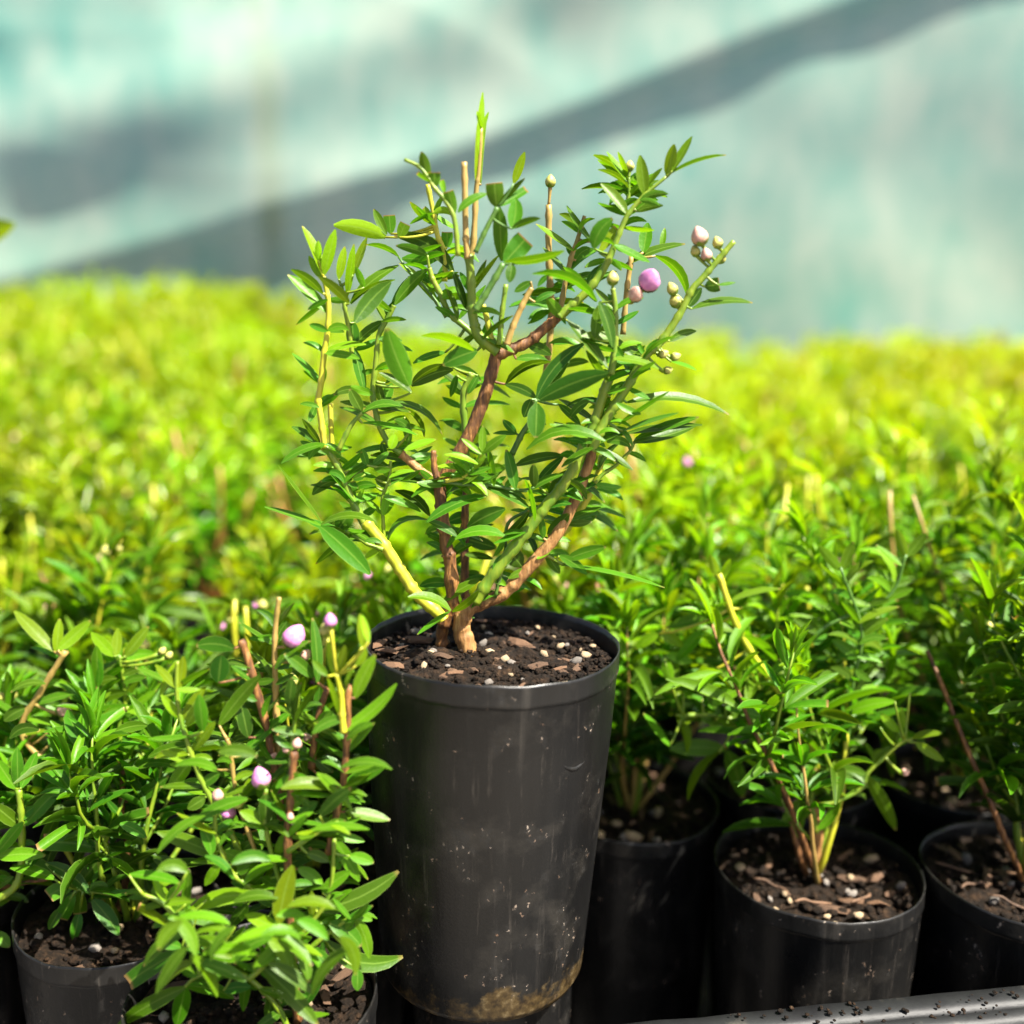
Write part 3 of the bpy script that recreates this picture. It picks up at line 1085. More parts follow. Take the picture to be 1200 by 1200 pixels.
    traced_plant(root, 0.268, stems, leaves, buds, 6, 11, extra=(
        (34, 6, 0.1, 1.0, 0.35), (35, 4, 0.2, 1.0, 0.55), (16, 6, 0.1, 0.8, 0.4), (15, 6, 0.25, 0.95, 0.4), (20, 4, 0.2, 1.0, 0.4), (26, 4, 0.2, 1.0, 0.35), (28, 5, 0.3, 1.0, 0.3), (1, 5, 0.5, 1.0, 0.3), (13, 3, 0.2, 0.8, 0.4), (33, 4, 0.1, 1.0, 0.4),
        (5, 4, 0.1, 0.8, 0.35), (9, 4, 0.2, 0.9, 0.55), (8, 4, 0.3, 1.0, 0.40), (4, 8, 0.1, 0.9, 0.40), (13, 4, 0.1, 0.6, 0.35), (14, 4, 0.2, 0.9, 0.40),
        (16, 10, 0.25, 1.0, 0.33), (17, 6, 0.0, 0.8, 0.45), (18, 8, 0.0, 1.0, 0.40), (20, 4, 0.3, 1.0, 0.40), (23, 6, 0.3, 1.0, 0.40), (24, 6, 0.0, 0.9, 0.45),
        (27, 8, 0.1, 1.0, 0.45), (29, 6, 0.1, 1.0, 0.35), (32, 4, 0.3, 1.0, 0.50), (34, 4, 0.3, 1.0, 0.35), (35, 3, 0.4, 1.0, 0.55), (40, 3, 0.3, 1.0, 0.55), (42, 8, 0.1, 1.0, 0.35)))
hero()

# ================================================================== bed plants
UNIT = []
def unit_leaf(bend, cut, segs, cols):
    V, F, UV = leaf_geom(Vector((0, 0, 0)), Vector((0, 1, -bend * 0.6)), Vector((0, 0.5, bend)), Vector((1, 0, 0)), 1.0, cut, segs, 0.2, cols)
    for v in V: pass
    return V, F, UV
UNIT_SPEC = [(0.05, False), (0.16, False), (0.28, False), (0.08, True)]
UNIT_ME, UNIT_NEAR = [], []
for (b, c) in UNIT_SPEC:
    V, F, UV = unit_leaf(b, c, 5, 2)
    UNIT_NEAR.append((V, F, UV))
    UNIT_ME.append(mesh('unit_leaf', V, F, LEAF, uvs=UV))
UNIT_FAR = [unit_leaf(b, c, 3, 2) for (b, c) in UNIT_SPEC]

def leaf_frame(p, d, roll, L, w):
    """matrix taking the unit leaf to a leaf at p along d"""
    d = d.normalized()
    up = Vector((0, 0, 1)) - d * d.z
    if up.length < 0.05: up = Vector((1, 0, 0)) - d * d.x
    up.normalize()
    x = d.cross(up)
    q = math.cos(roll); s = math.sin(roll)
    X = x * q + up * s
    Z = X.cross(d)
    if Z.z < 0: X, Z = -X, -Z
    m = Matrix((( X.x * w, d.x * L, Z.x * L, p.x), (X.y * w, d.y * L, Z.y * L, p.y), (X.z * w, d.z * L, Z.z * L, p.z), (0, 0, 0, 1)))
    return m

def gen_plant(seed, height, nst, spread, lean=(0, 0), young=0.5, node=0.0070, leafL=0.018, start=0.3, sides=1, stubs=0):
    """list of stems: (points, radii, kind, leaves[(matrix, unit, tone, rand)], buds)"""
    rg = random.Random(seed)
    out = []
    def leafy(pts, H, start, q0):
        n = len(pts) - 1
        leaves = []
        s = H * rg.uniform(start - 0.06, start + 0.06)
        ph = rg.random() * 6.28
        while s < H:
            f = s / H * n
            a = min(int(f), n - 1); t = f - a
            c = pts[a] * (1 - t) + pts[a + 1] * t
            T = (pts[a + 1] - pts[a]).normalized()
            ax = T.cross(Vector((0.3, 0.9, 0.1))).normalized(); bx = T.cross(ax)
            q = q0 + (1 - q0) * s / H
            for sgn in (0, math.pi):
                th = ph + sgn + rg.uniform(-.3, .3)
                o = ax * math.cos(th) + bx * math.sin(th)
                el = rg.uniform(0.2, 0.95) + (0.4 if q > 0.85 else 0)
                dl = (o * math.cos(el) + T * math.sin(el) + Vector((0, 0, -0.10))).normalized()
                L = leafL * rg.uniform(0.65, 1.35) * (1 - 0.4 * max(0, q - 0.75) / 0.25)
                tone = min(1, max(0, (q - 0.35) * 1.3 * young + rg.uniform(-0.1, 0.2) + 0.10))
                pet = c + dl * (L * 0.10)
                for e in range(3 if rg.random() < 0.6 else 1):
                    if e == 0: dd, LL = dl, L
                    else:
                        w_ = T.cross(dl).normalized() * (1 if e == 1 else -1)
                        dd = (dl * 0.7 + w_ * 0.7 + Vector((0, 0, rg.uniform(-.15, .25)))).normalized(); LL = L * rg.uniform(0.6, 0.85)
                    u = rg.choice((0, 0, 1, 1, 2, 3 if rg.random() < 0.3 else 0))
                    if u == 3: LL *= 0.75
                    leaves.append((leaf_frame(pet, dd, rg.gauss(0, 0.4), LL, LL * rg.uniform(0.15, 0.22) * (1.3 if u == 3 else 1)), u, tone, rg.random()))
            ph += math.pi / 2 + rg.uniform(-.3, .3)
            s += node * rg.uniform(0.75, 1.35)
        tip = pts[-1]; T = (pts[-1] - pts[-2]).normalized()
        for e in range(5):
            th = e * 1.26 + rg.random()
            o = Vector((math.cos(th), math.sin(th), 0))
            L = leafL * rg.uniform(0.45, 0.85)
            leaves.append((leaf_frame(tip - T * 0.002, (T + o * rg.uniform(0.1, 0.45)), rg.gauss(0, .4), L, L * 0.2), 0, min(1, young * 1.1 + rg.uniform(0, .2)), rg.random()))
        return leaves
    def grow(p, d, H, n, up):
        pts = [p.copy()]
        for k in range(n):
            p = p + d * (H / n)
            d = (d + Vector((rg.uniform(-.14, .14) + lean[0] * .05, rg.uniform(-.14, .14) + lean[1] * .05, up))).normalized()
            pts.append(p.copy())
        return pts
    for i in range(nst):
        az = 6.283 * (i + rg.uniform(-0.3, 0.3)) / nst
        tl = rg.uniform(0.15, 1.0) * spread
        H = height * rg.uniform(0.68, 1.06)
        p = Vector((rg.uniform(-0.002, 0.002), rg.uniform(-0.002, 0.002), -0.002))
        pts = grow(p, Vector((math.cos(az) * math.sin(tl), math.sin(az) * math.sin(tl), math.cos(tl))), H, 9, 0.10)
        r = rg.uniform(0.0008, 0.0012)
        kind = rg.choice('ygtggb')
        buds = []
        if rg.random() < 0.35:
            for e in range(rg.choice((1, 2, 3))):
                buds.append((pts[-1] + Vector((rg.uniform(-.004, .004), rg.uniform(-.004, .004), rg.uniform(0.000, .005))), rg.uniform(0.0008, 0.0018), rg.choice('YYYRRP')))
        out.append((pts, [r * (1 - 0.7 * k / 9) for k in range(10)], kind, leafy(pts, H, start, 0.0), buds))
        for e in range(sides):
            k = rg.randint(3, 6)
            a2 = rg.random() * 6.283
            d = ((pts[k + 1] - pts[k]).normalized() + Vector((math.cos(a2), math.sin(a2), 0.1)) * 0.9).normalized()
            H2 = H * rg.uniform(0.3, 0.45)
            p2 = grow(pts[k], d, H2, 5, 0.16)
            out.append((p2, [r * 0.6 * (1 - 0.6 * j / 5) for j in range(6)], 'g', leafy(p2, H2, 0.25, k / 9), []))
    for i in range(stubs):
        az, tl = rg.random() * 6.283, rg.uniform(0.1, 0.9) * spread
        H = height * rg.uniform(0.75, 1.08)
        pts = grow(Vector((0, 0, -0.002)), Vector((math.cos(az) * math.sin(tl), math.sin(az) * math.sin(tl), math.cos(tl))), H, 7, 0.10)
        r = rg.uniform(0.0009, 0.0013)
        out.append((pts, [r * (1 - 0.3 * k / 7) for k in range(8)], rg.choice('tby'), [], []))
    return out

m_ = M('water'); m_.set(Base_Color=(1, 1, 1), Roughness=0.02, Transmission_Weight=1.0, IOR=1.33); WATER = m_.m
V, F = blob(1.0, 1, (1, 1, 0.75), 0.0, 2)
DROP = mesh('water_drop', V, F, WATER)
def local_plant(root, gp, seed, soil_z, wet=0.0, cap=0):
    """bed plant close to the lens: each leaf its own object"""
    rg = random.Random(seed)
    off = Vector((0, 0, soil_z))
    sizes = sorted((m.col[1].xyz.length for g_ in gp for (m, u, t, q) in g_[3]), reverse=True)
    limit = sizes[299 - cap] if len(sizes) > 300 - cap else -1
    rest = []
    for (pts, rad, c, leaves, buds) in gp:
        bag = Bag(); V, F = tube([p + off for p in pts], rad, 7, 0.06, seed); bag.add(V, F)
        for (bp, r, kind) in buds:
            V, F = tube(quad_pts(pts[-1] + off - Vector((0, 0, .002)), (pts[-1] + bp) / 2 + off, bp + off, 3), [0.0004] * 4, 5); bag.add(V, F)
        so = obj('stem', bag.mesh('bed_stem', STEM[c]), root)
        for (m, u, tone, q) in leaves:
            if m.col[1].xyz.length < limit:
                V, F, UV = UNIT_NEAR[u]
                mm = Matrix.Translation(off) @ m
                rest.append(([mm @ v for v in V], F, UV, (tone, q, 1.0 if u == 3 else 0.0, 1))); continue
            lo = obj('leaf', UNIT_ME[u], so)
            lo.matrix_local = Matrix.Translation(off) @ m
            lo.color = (tone, q, 1.0 if u == 3 else 0.0, 1)
            if rg.random() < wet:
                dr = obj('water_drop', DROP, so)
                dr.location = Matrix.Translation(off) @ m @ Vector((0, rg.uniform(0.5, 0.9), 0.02)); dr.scale = (rg.uniform(0.0006, 0.0011),) * 3
        for (bp, r, kind) in buds:
            bo = obj('flower_bud', BUDM[kind], so)
            bo.location = bp + off; bo.scale = (r, r, r)
    small_leaves(root, rest)

def massed_meshes(gp, name):
    """stems and foliage of a bed plant as two shared meshes"""
    bag = Bag()
    for (pts, rad, c, leaves, buds) in gp:
        V, F = tube(pts, [q * 1.25 for q in rad], 5); bag.add(V, F)
    st = bag.mesh(name + '_stems', rnd.choice((ORANGE_STEM, ORANGE_STEM, YELLOW_STEM)))
    VV, FF, CC = [], [], []
    n = 0
    for (pts, rad, c, leaves, buds) in gp:
        for (m, u, tone, q) in leaves:
            V, F, UV = UNIT_FAR[u]
            VV += [m @ v for v in V]; FF += [tuple(i + n for i in f) for f in F]
            CC += [(tone, q, 0, 1)] * len(V); n += len(V)
    fo = mesh(name + '_foliage', VV, FF, LEAF_FAR, cols=CC)
    bd = []
    for (pts, rad, c, leaves, buds) in gp: bd += buds
    return st, fo, bd

SOIL_Z = HB - 0.0055
POT_Z = 0.0015
def bed_root(x, y, label, group=None, seed=0, dz=0.0, crumbs=True, name='potted_seedling', npeb=0, nchip=0):
    rg = random.Random(seed * 13 + 5)
    root = obj(name, None, loc=(x, y, POT_Z + dz))
    tag(root, label, 'seedling', group)
    po = obj('pot', rg.choice(BED_POT), root); po.rotation_euler.z = rg.random() * 6.28
    so = obj('soil', rg.choice(BED_SOIL), root, loc=(0, 0, SOIL_Z)); so.rotation_euler.z = rg.random() * 6.28
    if crumbs:
        c = obj('crumbs', rg.choice(BED_CRUMBS), so, loc=(0, 0, 0.0006)); c['kind'] = 'stuff'
        if npeb: strew(so, RB - 0.005, npeb, nchip, seed, 0.0016)
    return root

# ------------------------------------------------------------------ tray that holds the front pots
def tray():
    a, b = Vector((0.0567, 0.2375, 0.1)), Vector((0.14, 0.2490, 0.1))
    d = (b - a).normalized(); nrm = Vector((d.y, -d.x, 0))      # nrm points at the lens
    root = obj('plant_tray', None, loc=(0.3, 0.27, 0.0005))
    tag(root, 'dirty grey plastic tray with rounded front lip holding seedling pots', 'tray')
    o = root.location
    def sweep(prof, t0, t1, name, n=40):
        V, F = [], []
        m = len(prof)
        for i in range(n + 1):
            p = a + d * (t0 + (t1 - t0) * i / n)
            for (u, z) in prof:
                q = p + nrm * u + Vector((0, 0, z - 0.1))
                q.z += 0.0006 * noise.noise(Vector((i * 0.7, u * 300, 0))) if z > 0.05 else 0
                V.append(q - o)
        for i in range(n):
            for k in range(m):
                k2 = (k + 1) % m
                F.append((i * m + k, (i + 1) * m + k, (i + 1) * m + k2, i * m + k2))
        F.append(tuple(range(m))); F.append(tuple(n * m + k for k in range(m - 1, -1, -1)))
        obj(name, mesh('tray_' + name, V, F, TRAY), root)
    lip = [(0.0075, 0.0992)] + [(0.0105 + 0.0034 * math.sin(x), 0.0975 + 0.0034 * math.cos(x)) for x in [R(v) for v in range(-60, 211, 30)]] + [(0.0075, 0.0965)]
    sweep([(0.0, 0.1), (0.0074, 0.1), (0.0074, 0.0975), (0.0016, 0.0975), (0.0016, 0.002), (0.0, 0.002)], -0.03, 0.42, 'front_wall')
    sweep(lip, -0.03, 0.42, 'lip')
    obj('floor', box('tray_floor', (0.005 - o.x, 0.262 - o.y, 0.0002), (0.50 - o.x, 0.70 - o.y, 0.0008), TRAY), root)
    # grit lying on the rim
    rg = random.Random(3)
    bag = Bag()
    for i in range(90):
        t = rg.uniform(0.0, 0.11)
        p = a + d * t + nrm * rg.uniform(0.001, 0.0125) + Vector((0, 0, 0.0009))
        V, F = blob(rg.uniform(0.0002, 0.0008), 900 + i, (1, 1, 0.6)); bag.add([v + p - o for v in V], F)
    cr = obj('grit', bag.mesh('tray_grit', SOIL), root); cr['kind'] = 'stuff'
tray()

placed = []
def spot(x, y): placed.append((x, y))

# soil-filled pot that the raised shrub stands on
r = bed_root(-0.006, 0.277, 'soil filled black tube pot directly under the raised shrub', seed=1, crumbs=False)
r.name = 'soil_filled_pot'; r['category'] = 'pot'
for c in r.children:
    if c.name.startswith('soil'): c.location.z = HB - 0.0006
    c.scale = (0.8, 0.8, 0.853 if c.name.startswith('pot') else 0.4)
    if c.name.startswith('soil'): c.location.z = (HB) * 0.853 - 0.0012
spot(-0.006, 0.277)

# ---- bushy seedling with pink buds against the raised pot
r = bed_root(-0.066, 0.2320, 'bushy seedling with several pink buds leaning against the raised black pot', seed=2, npeb=8, nchip=6)
spot(-0.066, 0.2320)
stems = '''
g 0 4 3   345,1225 325,1180 292,1147 257,1130 250,1117 223,1093
g 0 4 2.5   218,1092 193,1060 168,1048
g -4 4 3    292,1147 307,1133 320,1110 330,1094
b 4 6 4.5   352,1225 345,1150 340,1080 337,998 341,930 345,880
g 2 3.5 2.5 337,998 373,975 397,963
b 6 5 4     385,1000 395,950 402,920 407,860 408,803
y 5 4.5 3.5 403,858 401,840 400,817 395,790
g 8 4 2.5   345,1080 310,1050 277,1028 263,1005 253,977 252,942
g 6 3.5 2.5 338,1060 322,1014 310,960 312,925
g 12 4 2.5  300,1040 270,975 247,935 230,900 212,842 207,807 208,775
b 16 5 4.5  330,960 317,872 295,788 283,750
t 18 4 3    330,960 324,837 322,767 323,733 327,700
t 12 3 2.5  300,1000 278,935 270,880 266,866
g 6 3 2     343,1090 366,1078 380,1102
b 14 4.5 4  365,900 372,845 383,807
g 10 3 2.5  340,900 343,868 350,812
g -2 2.6 2  262,1133 230,1145 217,1156
g 4 3 2.5   350,1100 385,1050 392,982
g 4 3 2.5   352,1120 400,1082 418,1075
'''
leaves = '''
260 1005 184 975 17 2 0.55
256 1003 240 970 12 0 0.65
260 1006 233 1011 10 2 0.85
261 998 308 1027 17 3 0.6
257 1012 240 1038 12 0 0.7
278 1023 292 1014 11 0 0.45
307 1028 329 1043 13 0 0.55
307 1028 292 1039 10 0 0.55
309 967 281 951 14 2 0.7
322 1003 343 969 13 0 0.6
318 1007 302 1003 11 0 0.45
301 1010 293 974 17 0 0.3 c
312 967 311 929 16 0 0.25
325 940 338 960 10 0 0.4
223 893 197 925 15 0 0.65
220 884 181 888 10 3 0.75
219 892 189 880 9 0 0.75
223 892 249 890 8 4 0.7
225 880 252 846 12 0 0.8
211 842 189 814 10 0 0.85
214 843 241 804 12 0 0.8
218 851 239 818 13 0 0.55
207 806 182 779 9 0 0.75
210 806 215 769 11 0 0.9
188 816 207 775 8 0 0.9
257 850 305 791 16 2 0.5
282 886 344 832 11 2 0.4
238 857 233 814 15 0 0.45
291 864 282 824 16 0 0.1
256 800 259 768 22 0 0.15
274 760 230 757 18 4 0.2
392 793 385 752 10 0 0.85
398 788 404 756 10 0 0.75
403 814 417 778 5 2 0.75
417 780 429 759 13 0 0.8
425 758 422 719 11 1 0.85
432 752 424 721 8 0 0.85
416 818 440 767 16 2 0.65
398 857 465 801 14 -6 0.65
405 842 366 860 12 5 0.4
396 836 384 794 6 1 0.6
384 792 366 774 9 0 0.5
372 800 366 724 12 2 0.15
367 794 333 766 14 2 0.4
339 829 342 794 13 0 0.2
371 846 375 800 10 0 0.25
356 861 319 855 10 2 0.35
375 956 411 924 15 2 0.2
406 921 451 899 14 2 0.4
412 922 424 938 10 0 0.35
405 951 457 961 13 1 0.6
395 950 404 972 15 0 0.5
390 980 427 986 10 1 0.6
391 982 421 1033 15 1 0.6
410 1003 438 1011 13 1 0.6
386 1000 399 1019 12 0 0.55
378 1046 411 1021 14 2 0.6
349 1018 378 1036 13 2 0.6
317 1029 367 999 15 2 0.2 c
370 1066 467 1021 20 -8 0.3
327 1082 343 1014 22 2 0.85
346 1079 347 1016 5 0 0.3
328 1092 287 1072 15 2 0.8
331 1092 367 1072 13 -3 0.75
366 1076 365 1044 10 0 0.75
335 1102 366 1087 11 0 0.7
328 1108 298 1134 14 0 0.7
333 1108 347 1163 17 0 0.65
335 1108 374 1121 14 2 0.6
308 1134 373 1202 18 2 0.45
354 1182 378 1104 15 -6 0.15
379 1101 472 1121 20 -16 0.3
417 1076 433 1123 14 3 0.55
418 1075 436 1079 9 2 0.55
386 1082 423 1109 19 4 0.4
419 1136 419 1161 13 0 0.25
415 1075 405 1090 9 0 0.55
215 1113 151 1151 20 2 0.25 c
213 1110 184 1102 13 0 0.3 c
253 1130 217 1111 9 0 0.2
217 1157 138 1202 17 3 0.5
217 1157 207 1204 19 0 0.4
218 1156 274 1170 14 4 0.5
247 1119 306 1118 14 -2 0.5
253 1116 245 1079 7 0 0.5
222 1068 306 1052 18 9 0.7
203 1087 162 1062 9 0 0.7 c
193 1056 179 1029 8 0 0.8
195 1054 218 1031 10 0 0.6
217 1067 222 1019 10 0 0.5
218 1090 224 1070 9 0 0.6
262 1161 294 1157 13 2 0.25
292 1147 285 1185 12 2 0.4
305 1140 330 1150 10 2 0.4
320 1160 313 1196 12 0 0.35
330 1185 300 1205 12 0 0.35
360 1000 385 1010 12 2 0.25
350 960 372 940 13 2 0.25
335 925 350 905 10 2 0.55
340 950 358 935 9 2 0.6
345 940 352 912 9 0 0.75
290 1060 270 1085 14 0 0.3
310 1080 285 1100 14 0 0.3
255 975 236 990 12 0 0.3
280 1000 296 985 12 0 0.3
300 1045 322 1062 13 0 0.3
365 1110 390 1135 13 0 0.25
240 935 220 948 13 0 0.35
236 920 258 905 12 0 0.35
320 900 300 890 13 2 0.25
370 890 390 905 13 0 0.25
385 925 368 912 14 0 0.25
'''
buds = '''
267 952 10.5 P
279 942 7 Y
255 932 7.5 R
306 913 12.5 P
311 898 9.5 Y
334 919 9.5 R
344 747 15 P
387 728 8.5 P
381 739 7.5 Y
358 768 7 R
348 872 6.5 R
360 865 5.5 R
336 878 5.5 R
320 885 5.5 R
340 957 5 R
345 965 4 R
'''
traced_plant(r, 0.223, stems, leaves, buds, 7, 21, extra=(
    (0, 8, 0.1, 0.9, 0.4), (1, 3, 0.2, 1.0, 0.5), (2, 5, 0.1, 1.0, 0.5), (3, 12, 0.1, 0.9, 0.3), (4, 4, 0.2, 1.0, 0.5), (5, 9, 0.0, 0.8, 0.35), (7, 9, 0.0, 0.9, 0.45), (8, 8, 0.0, 0.9, 0.4),
    (9, 9, 0.0, 0.9, 0.5), (10, 9, 0.0, 0.8, 0.3), (11, 9, 0.0, 0.8, 0.3), (12, 6, 0.0, 0.9, 0.4), (13, 3, 0.0, 1.0, 0.4), (14, 4, 0.1, 0.9, 0.3), (15, 3, 0.1, 0.9, 0.3), (16, 3, 0.1, 0.9, 0.4), (17, 6, 0.1, 1.0, 0.5), (18, 5, 0.1, 0.9, 0.4)),
    droop=((16, 190, 350, 1070, 1130, 0.45, -18, -4), (12, 150, 330, 1000, 1080, 0.4, -6, 8), (10, 290, 410, 1060, 1130, 0.5, -16, -4), (10, 230, 400, 880, 980, 0.45, -4, 8)))

# ---- low seedling with drooping dark leaves
r = bed_root(-0.1125, 0.2720, 'low seedling with drooping dark green leaves over a shaded pot', seed=3, npeb=8, nchip=6)
spot(-0.1125, 0.2720)
stems = '''
b 2 5 3.5  125,1098 140,1060 150,1010 143,943 145,900
g -4 3 2   149,1020 138,1010 123,997
g -6 3 2   149,1050 120,1046 90,1042
t 8 4 3    140,950 120,900 96,901
t 14 4 3.5 135,960 60,900 25,855 50,807 77,763
g 12 3 2   145,900 140,850 150,828
t 16 3 2   145,905 120,840 113,820 115,800
g 18 3 2   150,870 145,800 140,768
g 8 3 2    150,1010 165,1040 178,1052
'''
leaves = '''
122 996 51 987 19 3 0.35 c
122 1000 89 1041 17 0 0.25
127 998 156 1026 21 2 0.3
178 1051 148 1003 20 4 0.35 c
172 1005 206 1026 19 3 0.3
140 943 64 948 18 3 0.35
150 940 198 909 15 -2 0.3
138 967 51 975 15 3 0.12
90 897 44 896 13 3 0.4
95 903 79 928 12 0 0.3
98 900 131 916 10 2 0.3
87 1040 57 1050 17 3 0.45 c
87 1047 71 1077 16 0 0.35 c
93 1045 94 1071 15 0 0.45 c
71 1064 57 1089 11 0 0.25
93 1069 86 1102 12 0 0.25
108 1054 139 1096 17 2 0.2
105 1048 150 1048 11 1 0.15
63 763 17 716 14 0 0.75
68 762 106 727 14 0 0.7
66 765 70 725 11 0 0.75
115 801 113 757 13 0 0.55
114 802 137 795 9 2 0.5
133 769 107 741 13 0 0.7
136 770 138 736 11 0 0.8
147 769 174 734 13 0 0.6
148 770 183 767 12 2 0.55
112 821 81 817 12 2 0.5
113 822 149 811 12 2 0.5
150 827 64 853 14 2 0.5
150 832 86 861 14 0 0.45
176 851 136 863 11 2 0.35
135 861 111 867 11 2 0.35
137 863 154 881 15 0 0.3
145 1000 165 975 14 0 0.2
146 960 170 950 14 2 0.2
30 830 5 845 14 2 0.3
40 860 18 880 14 0 0.3
60 870 85 885 13 0 0.25
118 905 140 885 13 2 0.3
146 930 120 925 13 2 0.25
'''
buds = '''
75 832 9.5 R
190 763 5 Y
198 768 5 Y
'''
traced_plant(r, 0.268, stems, leaves, buds, 7, 22, extra=(
    (0, 8, 0.2, 1.0, 0.25), (1, 3, 0.1, 1.0, 0.3), (2, 4, 0.1, 0.9, 0.25), (3, 5, 0.1, 1.0, 0.3), (4, 8, 0.1, 1.0, 0.4), (5, 5, 0.0, 1.0, 0.4), (6, 6, 0.0, 1.0, 0.4), (7, 6, 0.0, 1.0, 0.4), (8, 4, 0.1, 1.0, 0.3)),
    droop=((14, 50, 190, 960, 1050, 0.25, -14, 0), (10, 20, 180, 850, 950, 0.35, -6, 6)))
local_plant(r, gen_plant(52, 0.075, 9, 0.8, (0, 1.5), 0.4, start=0.45), 52, SOIL_Z, cap=240)

# ---- seedling cut off by the picture's edge, with one tall shoot beside the lens
r = bed_root(-0.1790, 0.2780, 'seedling with upright green shoots over a pot with a worn scuffed rim', seed=4, npeb=8, nchip=6)
spot(-0.1790, 0.2780)
stems = '''
g -6 5 4   -60,1080 0,1052 23,1027 25,960 22,925
b -2 3.5 3 -70,1060 -5,1042 60,1028
g -40 6 3  -80,1075,0 -120,800,-20 -110,500,-50 -60,330,-60 -34,292,-62
'''
leaves = '''
18 924 -6 889 15 0 0.5
21 922 20 876 13 0 0.3
25 923 43 881 13 0 0.45
30 967 73 922 16 2 0.4
22 967 -9 942 16 0 0.5
-4 1001 27 963 14 0 0.55
-4 1005 53 1003 15 3 0.55
28 1010 63 1026 17 2 0.3
20 960 40 945 12 0 0.3
-10 1095 11 1110 14 2 0.5
-36 293 17 262 24 5 0.85 -62
-60 330 -80 290 20 0 0.8 -60
-20 1020 -45 1000 14 0 0.4
'''
traced_plant(r, 0.268, stems, leaves, '', 5, 23, extra=((0, 6, 0.1, 1.0, 0.35), (1, 4, 0.1, 1.0, 0.3)))
local_plant(r, gen_plant(53, 0.08, 8, 0.7, (0, 0.5), 0.5, start=0.45), 53, SOIL_Z, cap=240)

# ---- seedlings in the tray
r = bed_root(0.0955, 0.292, 'seedling with a long yellow shoot and orange brown stem base in the tray', seed=5, npeb=16, nchip=12)
spot(0.0955, 0.292)
stems = '''
p 2 10 7    950,1058 956,1020 958,985 955,940
g 0 4 3     956,975 950,934 956,890 958,880
y 2 4 4     957,900 946,861 927,828 900,794 865,737 842,672
g -4 3 2    957,945 985,937 1012,922 1016,907 1044,880 1060,867
d 4 2.6 1.6   958,950 990,880 1000,800 1010,740 985,665
d 8 2.4 1.6   956,940 930,880 935,800 960,740 1040,700 1062,650
g 4 4 2.5   956,930 900,870 850,840 800,838
'''
leaves = '''
950 909 903 930 14 2 0.5
944 934 916 966 13 0 0.55
940 938 932 985 13 0 0.55
958 918 986 935 13 2 0.45
985 936 957 973 11 -4 0.55
850 878 785 878 19 2 0.5
852 880 871 935 20 2 0.4
785 874 754 836 8 0 0.5
879 840 796 838 11 -2 0.45
1015 907 961 903 15 2 0.45
1016 909 1050 973 15 2 0.5
1053 858 1032 836 10 0 0.75
1057 856 1057 829 8 0 0.75
1069 866 1105 860 8 3 0.7
1073 870 1106 892 11 0 0.75
865 740 824 735 9 3 0.6
823 738 793 774 13 0 0.6
772 743 745 761 12 2 0.75
774 743 800 758 13 2 0.75
780 768 813 778 12 2 0.7
779 773 787 801 13 0 0.7
870 712 780 736 15 2 0.4
855 705 915 690 7 4 0.6
842 680 832 650 10 0 0.9
844 682 856 655 9 0 0.9
900 795 925 775 10 2 0.5
905 800 885 775 10 2 0.5
1000 800 1030 785 12 2 0.5
1003 770 975 750 12 2 0.5
1010 745 1040 725 12 2 0.55
985 668 960 640 12 0 0.6
987 668 1000 635 12 0 0.6
960 742 930 725 13 2 0.5
1040 702 1070 690 12 2 0.55
1062 652 1050 620 11 0 0.7
1063 652 1085 625 12 0 0.6
930 880 905 900 12 0 0.4
935 830 915 815 12 2 0.45
990 880 1015 865 12 2 0.4
'''
buds = '''
1060 905 5 R
'''
traced_plant(r, 0.2935, stems, leaves, buds, 14, 24, extra=(
    (1, 5, 0.2, 1.0, 0.4), (2, 8, 0.0, 0.9, 0.5), (3, 5, 0.2, 1.0, 0.5), (4, 14, 0.1, 1.0, 0.5), (5, 14, 0.1, 1.0, 0.5), (6, 8, 0.2, 1.0, 0.45)),
    droop=((14, 830, 1080, 800, 890, 0.45, -6, 14), (8, 760, 900, 780, 850, 0.5, 2, 20)))
local_plant(r, gen_plant(54, 0.105, 7, 0.75, (0, 1.6), 0.6, start=0.5), 54, SOIL_Z, 0.12, cap=200)

def soil_of(root): return [c for c in root.children if c.name.startswith('soil')][0]
TWIG = []
for i in range(3):
    rg_ = random.Random(i + 400)
    pp = [Vector((-0.006 + 0.003 * k, rg_.uniform(-.0016, .0016), rg_.uniform(0, .0012))) for k in range(5)]
    V, F = tube(*smooth_path(pp, [0.0003, 0.0005, 0.00035, 0.0005, 0.0002], 3), 6, 0.35, i)
    TWIG.append(mesh('twig', V, F, WOOD))
def lay(root, name, me, x, y, scale, a):
    so = soil_of(root)
    v = Matrix.Rotation(-so.rotation_euler.z, 3, 'Z') @ Vector((x, y, 0.0022))
    place(name, me, so, v, scale, (0.1, 0.2, a - so.rotation_euler.z))
for (x, y, a, i) in ((-0.016, -0.008, -0.7, 0), (-0.006, -0.017, 0.1, 1), (0.010, -0.014, 0.8, 2)): lay(r, 'twig', TWIG[i], x, y, 1.0, a)
for (x, y, k) in ((-0.023, 0.004, 2.2), (0.010, -0.002, 1.9), (0.006, -0.022, 2.0)): lay(r, 'pebble', PEBBLE[int(k * 10) % 4], x, y, k * 0.001, x * 90)
def near(x, y, label, seed, h, nst, spread, dz=0.0, group=None, lean=(0, 0), young=0.6, peb=8, wet=0.0):
    r = bed_root(x, y, label, group, seed, dz, npeb=peb, nchip=peb)
    local_plant(r, gen_plant(seed, h, nst, spread, lean, young, leafL=0.020, start=0.28, stubs=2), seed, SOIL_Z, wet)
    spot(x, y)
    return r
a_ = near(0.042, 0.336, 'seedling in a tray pot with large tan stones, half hidden behind the raised pot', 31, 0.108, 7, 0.75, peb=10, wet=0.12)
